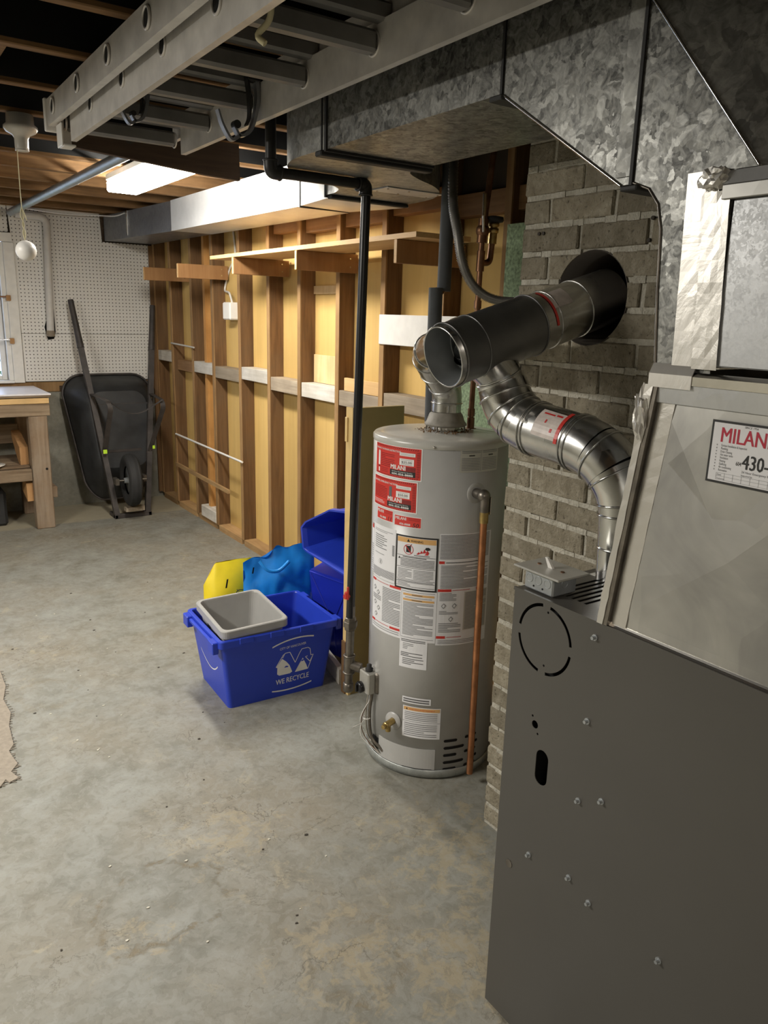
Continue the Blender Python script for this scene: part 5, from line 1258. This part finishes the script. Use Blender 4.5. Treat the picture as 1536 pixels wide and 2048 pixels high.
# emblem: outlined zigzag arrow with two filled triangles
O = lambda pts, off=.0006: pr.poly('print_white', pts, off)
def stroke(pts, w):
    for (a, b_), (c, d) in zip(pts[:-1], pts[1:]):
        L = math.hypot(c - a, d - b_) or 1; nx, ny = -(d - b_) / L * w / 2, (c - a) / L * w / 2
        O([(a + nx, b_ + ny), (a - nx, b_ - ny), (c - nx, d - ny), (c + nx, d + ny)])
O([(-.016, .140), (.010, .176), (.030, .158), (.044, .140), (.058, .106), (.048, .100), (.0, .100), (-.010, .108), (-.010, .138)])
O([(.070, .100), (.130, .102), (.122, .124), (.104, .160), (.092, .140)])
stroke([(.012, .178), (.022, .199), (.044, .199), (.070, .146), (.088, .186), (.098, .203), (.126, .204), (.136, .196), (.141, .165), (.152, .166), (.138, .136), (.116, .162), (.126, .164)], .0028)
stroke([(-.016, .142), (.014, .192), (.024, .199)], .0028); stroke([(.152, .166), (.146, .150), (.130, .104)], .0028)
pr.poly('blue_plastic', [(.020, .132), (.038, .132), (.040, .136), (.028, .140)], .0009); pr.poly('blue_plastic', [(.096, .144), (.108, .146), (.112, .152), (.100, .152)], .0009)
for k, mb in pr.q.items(): obj('print', mb, k, bb, local=True, norm=False)
def leftf(u, v, off):
    t = v / (BH - .03); x = -(BX - .035) - .035 * t - off; return Vector((x, -u, v))
pr = Print(leftf, .02); arc_band(pr, 'print_white', -.10, .10, .165, .160, -.045, .0055, .0007)
obj('print', pr.q['print_white'], 'print_white', bb, local=True, norm=False)

gt = thing('grey_tub', 'grey plastic tub sitting tilted in the blue recycling box', 'tub', (1.218, 2.795, .120), (math.radians(3), math.radians(-2), math.radians(-3)))
obj('body', tub(.130, .158, .238, .032, .040, .012, .032, r=.028), 'grey_plastic', gt, local=True)
for y in (-.075, .03): obj('vent_hole', MB().quad((-.1275, y - .02, .17), (-.1275, y + .02, .17), (-.131, y + .02, .200), (-.131, y - .02, .200)), 'dark_hole', gt, local=True, norm=False)
obj('rim_notch', MB().box(.05, .053, .155, .1835, .2452, .2458), 'dark_hole', gt, local=True)

b2 = thing('recycling_box', 'blue recycling box stood on end behind the cabinet panel', 'box', (1.650, 2.785, .235), (0, math.radians(82), math.radians(12)))
o2 = obj('body', tub(.225, .150, .33, .022, .02, .012, .03, r=.02), 'blue_dark_plastic', b2, local=True)
for pts in (((-.18, -.12), (.03, .0), (.18, .0)), ((-.18, .12), (.03, .0)), ((-.19, -.125), (-.19, .125))):
    obj('base_rib', MB().tube([(a, b_, -.001) for a, b_ in pts], .004, 6), 'blue_dark_plastic', b2, local=True)
b3 = thing('recycling_box', 'blue recycling box tipped on its side on top of another', 'box', (1.60, 2.75, .49), (0, math.radians(-6), math.radians(3)))
OL = [(.190, .035), (.165, .025), (-.13, .0), (-.180, .03), (-.185, .25), (-.165, .28), (-.05, .262), (.150, .165), (.190, .130)]
def inset(P, k, cx=-.02, cz=.125): return [(cx + (y - cx) * k, cz + (z - cz) * k) for y, z in P]
lv = [(0, 1.0), (.0, 1.06), (.022, 1.06), (.022, 1.0), (.27, .84)]; inn = [(.262, .80), (.02, .965), (0, 1.0)]
rings = [[(x, y, z) for y, z in inset(OL, k)] for x, k in lv]; n = len(OL)
m = MB().add([p for r_ in rings for p in r_], [(i * n + k, i * n + (k + 1) % n, (i + 1) * n + (k + 1) % n, (i + 1) * n + k) for i in range(len(rings) - 1) for k in range(n)]); m.add(rings[-1], [tuple(range(n))])
rings = [[(x, y, z) for y, z in inset(OL, k)] for x, k in inn]
m.add([p for r_ in rings for p in r_], [(i * n + k, i * n + (k + 1) % n, (i + 1) * n + (k + 1) % n, (i + 1) * n + k) for i in range(len(rings) - 1) for k in range(n)]); m.add(rings[0], [tuple(range(n))])
obj('body', m, 'blue_plastic', b3, local=True)

def sack(name, x0, x1, y0, y1, prof, mat, label, seed, wr=.014):
    # prof(u) -> top height ; soft bag standing on the floor
    m = MB(); nx, nz = 26, 16; rn = random.Random(seed)
    from mathutils import noise
    def pt(u, v, s):
        x = x0 + (x1 - x0) * u; y = y0 + (y1 - y0) * u; h = prof(u); z = h * v
        b = math.sin(pi * min(1, max(0, u))) ** .5 * (1 - v ** 3) * .07 * s
        n = noise.noise(Vector((x * 9, z * 9 + seed, s * 2))) * wr * 1.6 + noise.noise(Vector((x * 24, z * 24, s * 3 + seed))) * wr * .6
        return Vector((x - b * .5 + n * .4, y - b + n, max(0.001, z + n * .4 * v)))
    for s in (1, -1):
        vs = [pt(i / nx, j / nz, s) for j in range(nz + 1) for i in range(nx + 1)]
        m.add(vs, [(j * (nx + 1) + i, j * (nx + 1) + i + 1, (j + 1) * (nx + 1) + i + 1, (j + 1) * (nx + 1) + i) for j in range(nz) for i in range(nx)], True)
    return obj(name, m, mat, None, label, 'bag', norm=False)
yb = sack('reusable_bag', 1.235, 1.46, 3.27, 3.23, lambda u: .305 + .10 * min(1, u * 4) + .015 * u, 'yellow_bag', 'bright yellow reusable recycling bag behind the grey tub', 3, .006)
obj('handle_slot', MB().add([(1.302, 3.170, .31), (1.310, 3.170, .31), (1.318, 3.170, .352), (1.310, 3.170, .352)], [(0, 1, 2, 3)]), 'dark_hole', yb, norm=False)
obj('stitching', MB().tube(bez([(1.35, 3.170, .26), (1.365, 3.168, .29), (1.42, 3.166, .28)], 4), .002, 5), 'dark_hole', yb)
bg = sack('reusable_bag', 1.365, 1.70, 3.11, 3.05, lambda u: .440 + .06 * math.sin(u * 2.2) + .010 * math.sin(u * 17), 'blue_bag', 'crumpled bright blue reusable recycling bag behind the blue box', 11, .022)
obj('handle_slot', MB().add([(1.379, 3.045, .405), (1.386, 3.045, .405), (1.390, 3.042, .435), (1.383, 3.042, .435)], [(0, 1, 2, 3)]), 'dark_hole', bg, norm=False)
obj('handle', MB().tube(bez([(1.40, 3.01, .47), (1.43, 2.985, .43), (1.48, 2.975, .425), (1.53, 2.975, .46)], 5), .008, 8), 'blue_bag', bg)

# ================================================================ WHEELBARROW leaning on the far wall
wb_ = thing('wheelbarrow', 'black steel wheelbarrow tipped up on its nose against the pegboard wall', 'wheelbarrow', (1.65, 5.95, 0))
HL = ((1.527, 5.80, .02), (1.405, 6.27, 1.597)); HRr = ((1.760, 5.80, .02), (2.022, 6.27, 1.573))
def lerp(p, q, t): return Vector(p).lerp(Vector(q), t)
for a, b_ in (HL, HRr):
    obj('handle', MB().tube([lerp(a, b_, 0), lerp(a, b_, .8)], .027, 4, smooth=False), 'barrow_frame', wb_)
    obj('handle_grip', MB().tube([lerp(a, b_, .78), lerp(a, b_, .84), lerp(a, b_, 1)], [.026, .023, .021], 10), 'barrow_frame', wb_)
obj('nose_bracket', MB().bbox(1.505, 1.785, 5.775, 5.81, .0, .034, .004).bbox(1.505, 1.53, 5.775, 5.93, .0, .03, .003).bbox(1.76, 1.785, 5.775, 5.93, .0, .03, .003), 'barrow_frame', wb_)
# tray: rim against the wall, bowl towards the room
def tring(cx, cz, hx, hz, y, r, lean=0.0, taper=0.0):
    out = []
    for x, z in rrect(hx, hz, r, 6):
        k = 1 - taper * (1 - (z + hz) / (2 * hz)) ** 2.4; out.append((cx + x * k, y + (z) * lean, cz + z))
    return out
R_ = [tring(1.645, .555, .335, .475, 6.235, .15, .17, .42), tring(1.645, .555, .342, .483, 6.243, .15, .17, .42), tring(1.645, .555, .330, .470, 6.222, .15, .17, .42),
      tring(1.648, .60, .300, .40, 6.13, .13, .19, .32), tring(1.652, .635, .255, .33, 6.045, .11, .22, .22), tring(1.655, .645, .215, .285, 6.015, .10, .22, .18)]
m = MB(); n = len(R_[0]); m.add([p for r_ in R_ for p in r_], [(i * n + k, i * n + (k + 1) % n, (i + 1) * n + (k + 1) % n, (i + 1) * n + k) for i in range(len(R_) - 1) for k in range(n)], True)
m.add(R_[-1], [tuple(range(n))])
obj('tray', m, 'barrow_black', wb_)
obj('tray_rim', MB().tube([Vector(p) for p in R_[1]] + [Vector(R_[1][0])], .009, 8), 'barrow_frame', wb_)
obj('cross_bar', MB().tube([(1.49, 5.985, .485), (1.79, 5.985, .485)], .014, 4, smooth=False), 'barrow_frame', wb_)
obj('cross_bar', MB().tube([(1.50, 6.065, .83), (1.90, 6.065, .83)], .012, 4, smooth=False), 'barrow_frame', wb_)
# legs
for s, hp_, foot in ((-1, HL, (1.500, 5.72, .885)), (1, HRr, (1.888, 5.72, .885))):
    a = lerp(*hp_, .57); c = lerp(*hp_, .28)
    P = corner([a, (foot[0], foot[1] + .02, foot[2] + .005), (foot[0] + .006, foot[1], foot[2] - .05), c], .05, 5)
    m = MB(); vs = []
    for p in P: vs += [Vector(p) + Vector((-.018, -.003, 0)), Vector(p) + Vector((.018, -.003, 0)), Vector(p) + Vector((.018, .003, .002)), Vector(p) + Vector((-.018, .003, .002))]
    m.add(vs, [(i * 4 + k, i * 4 + (k + 1) % 4, (i + 1) * 4 + (k + 1) % 4, (i + 1) * 4 + k) for i in range(len(P) - 1) for k in range(4)])
    obj('leg', m, 'barrow_frame', wb_)
Pb = bez([(1.515, 5.725, .88), (1.60, 5.78, .82), (1.68, 5.80, .79), (1.76, 5.79, .80), (1.84, 5.75, .855), (1.885, 5.72, .89)], 6)
m = MB(); vs = []
for p in Pb: vs += [p + Vector((0, -.014, -.002)), p + Vector((0, .014, -.002)), p + Vector((0, .014, .002)), p + Vector((0, -.014, .002))]
m.add(vs, [(i * 4 + k, i * 4 + (k + 1) % 4, (i + 1) * 4 + (k + 1) % 4, (i + 1) * 4 + k) for i in range(len(Pb) - 1) for k in range(4)])
obj('leg_brace', m, 'barrow_frame', wb_)
WC = Vector((1.628, 5.735, .300)); wax = Vector((1, -.06, 0)).normalized()
ty = MB(); prof = [(.105, -.030), (.135, -.044), (.168, -.047), (.188, -.036), (.1935, -.026), (.1905, -.022), (.1955, -.018), (.1925, -.013), (.1975, -.009), (.1945, -.004), (.1985, 0), (.1945, .004), (.1975, .009), (.1925, .013), (.1955, .018), (.1905, .022), (.1935, .026), (.188, .036), (.168, .047), (.135, .044), (.105, .030)]
wl_ = obj('wheel', ty.lathe(WC, prof, 36, wax), 'black_rubber', wb_)
obj('hub', MB().lathe(WC, [(.0, -.05), (.02, -.05), (.022, -.02), (.104, -.018), (.106, .0), (.104, .018), (.022, .02), (.02, .05), (0, .05)], 28, wax), 'box_steel', wl_)
obj('axle', MB().cyl(WC - wax * .115, WC + wax * .115, .009, 10), 'iron_steel', wb_)
for s in (-1, 1): obj('axle_bracket', MB().bbox(WC.x + s * .110 - .014, WC.x + s * .110 + .014, 5.72 + s * .03, 5.80 + s * .03, .275, .325, .003), 'iron_steel', wb_)
for hp_, t in ((HL, .30), (HL, .55), (HRr, .30), (HRr, .55)):
    p = lerp(*hp_, t); obj('bolt', MB().cyl(p + Vector((0, -.030, 0)), p + Vector((0, -.018, 0)), .008, 6), 'iron_steel', wb_)
obj('reflective_tape', MB().box(1.474, 1.502, 5.872, 5.8765, .488, .518), 'neon_tape', wb_); obj('reflective_tape', MB().box(1.846, 1.864, 5.872, 5.8765, .500, .525), 'neon_tape', wb_)
obj('wedge_shim', MB().hexa([(1.575, 5.715, .062), (1.715, 5.715, .062), (1.715, 5.775, .062), (1.575, 5.775, .062)], [(1.575, 5.715, .090), (1.715, 5.715, .096), (1.715, 5.775, .096), (1.575, 5.775, .090)]), 'block_grey', wb_)

# ================================================================ WORKBENCH
wk = thing('workbench', 'old timber workbench with white top under the window', 'workbench', (.3, 6.03, 0))
obj('top', MB().bbox(-1.0, 1.112, 5.735, 6.343, .951, .962, .002), 'bench_white', wk)
obj('top_board', MB().bbox(-1.0, 1.108, 5.739, 6.343, .936, .9505, .002), 'bench_old', wk)
obj('plywood_layer', MB().bbox(-1.0, 1.098, 5.747, 6.343, .893, .931, .002), 'bench_ply', wk)
obj('front_beam', MB().bbox(-1.0, 1.100, 5.750, 5.80, .807, .890, .003), 'bench_old', wk)
obj('side_beam', MB().bbox(1.05, 1.099, 5.801, 6.34, .807, .890, .003), 'bench_old', wk)
for x in (.957, -.95):
    obj('leg', MB().bbox(x, x + .122, 5.752, 5.842, 0, .806, .005), 'bench_leg', wk); obj('leg', MB().bbox(x, x + .122, 6.24, 6.33, 0, .806, .005), 'bench_leg', wk)
obj('shelf_beam', MB().bbox(-.83, .955, 5.765, 5.805, .352, .437, .004), 'bench_old', wk)
for i in range(3): obj('shelf_board', MB().bbox(-.83, .955, 5.81 + .17 * i, 5.975 + .17 * i, .437, .455, .003), 'bench_old', wk)
obj('rear_board', MB().bbox(-.83, .955, 6.20, 6.225, .56, .70, .003), 'bench_old', wk)
obj('wedge', MB().prism([(5.86, .42), (6.04, .52), (6.16, .62), (6.16, .66), (6.05, .64), (5.86, .58)], 'x', .90, .955), 'wedge_wood', wk)
obj('wedge', MB().prism([(5.80, .20), (5.80, .33), (5.95, .37), (5.98, .25)], 'x', .915, .956), 'wedge_wood', wk)
obj('stretcher', MB().bbox(1.08, 1.118, 5.80, 6.30, .21, .29, .004), 'bench_leg', wk)
obj('bolt_hole', MB().cyl((1.050, 5.7505, .433), (1.050, 5.753, .433), .0085, 12), 'dark_hole', wk)
obj('plane_tool', MB().lathe((.70, 5.86, .4555), [(0, 0), (.05, 0), (.10, .012), (.102, .016), (.05, .010), (0, .006)], 24), 'white_plastic', None, 'white shallow dish on the lower shelf of the workbench', 'dish')
obj('storage_bin', MB().bbox(.30, .80, 5.95, 6.25, 0, .26, .02), 'black_rubber', None, 'dark bin in shadow beneath the workbench', 'bin')

# ================================================================ FLOOR DEBRIS AND EDGE
rn = random.Random(21)
def chip(x, y, s, mat, lab, cat, grp):
    m = MB(); n = 6; pts = []
    for i in range(n):
        a = 2 * pi * i / n; k = s * rn.uniform(.5, 1.1); pts.append((x + math.cos(a) * k, y + math.sin(a) * k * .7))
    m.prism(pts, 'z', .0003, .0003 + s * .35)
    obj('floor_chip', m, mat, None, lab, cat, group=grp)
for i in range(60):
    y = rn.uniform(1.3, 4.4); x = y * rn.uniform(.12, .62)
    if x > 1.0 and y > 1.6: x -= .5
    w = rn.random() < .6
    chip(x, y, rn.uniform(.003, .007), 'debris_white' if w else 'debris_dark', 'tiny pale flake of paint lying on the floor' if w else 'tiny dark crumb of dirt lying on the floor', 'flake' if w else 'crumb', 'pale paint flakes on the floor' if w else 'dark crumbs on the floor')
out = [(.375, 3.46), (.372, 3.30), (.345, 3.18), (.352, 3.05), (.33, 2.95), (.322, 2.80), (.30, 2.76), (.312, 2.66), (.285, 2.62), (.30, 2.57), (.27, 2.555), (.262, 2.58), (.24, 2.545), (-.2, 2.55), (-.2, 3.46)]
m = MB().prism(out, 'z', .0, .006)
pf = obj('frayed_mat', m, 'joint_tape', None, 'edge of a frayed pale mat at the left border of the floor', 'mat')
m = MB()
for i in range(70):
    t = i / 70; k = t * (len(out) - 3); a = Vector((*out[int(k)], .004)); b_ = Vector((*out[int(k) + 1], .004)); p = a.lerp(b_, k - int(k))
    m.tube([p, p + Vector((rn.uniform(.004, .016), rn.uniform(-.012, .008), -.0015))], .0014, 4)
obj('fringe', m, 'joint_tape', pf, kind='stuff')
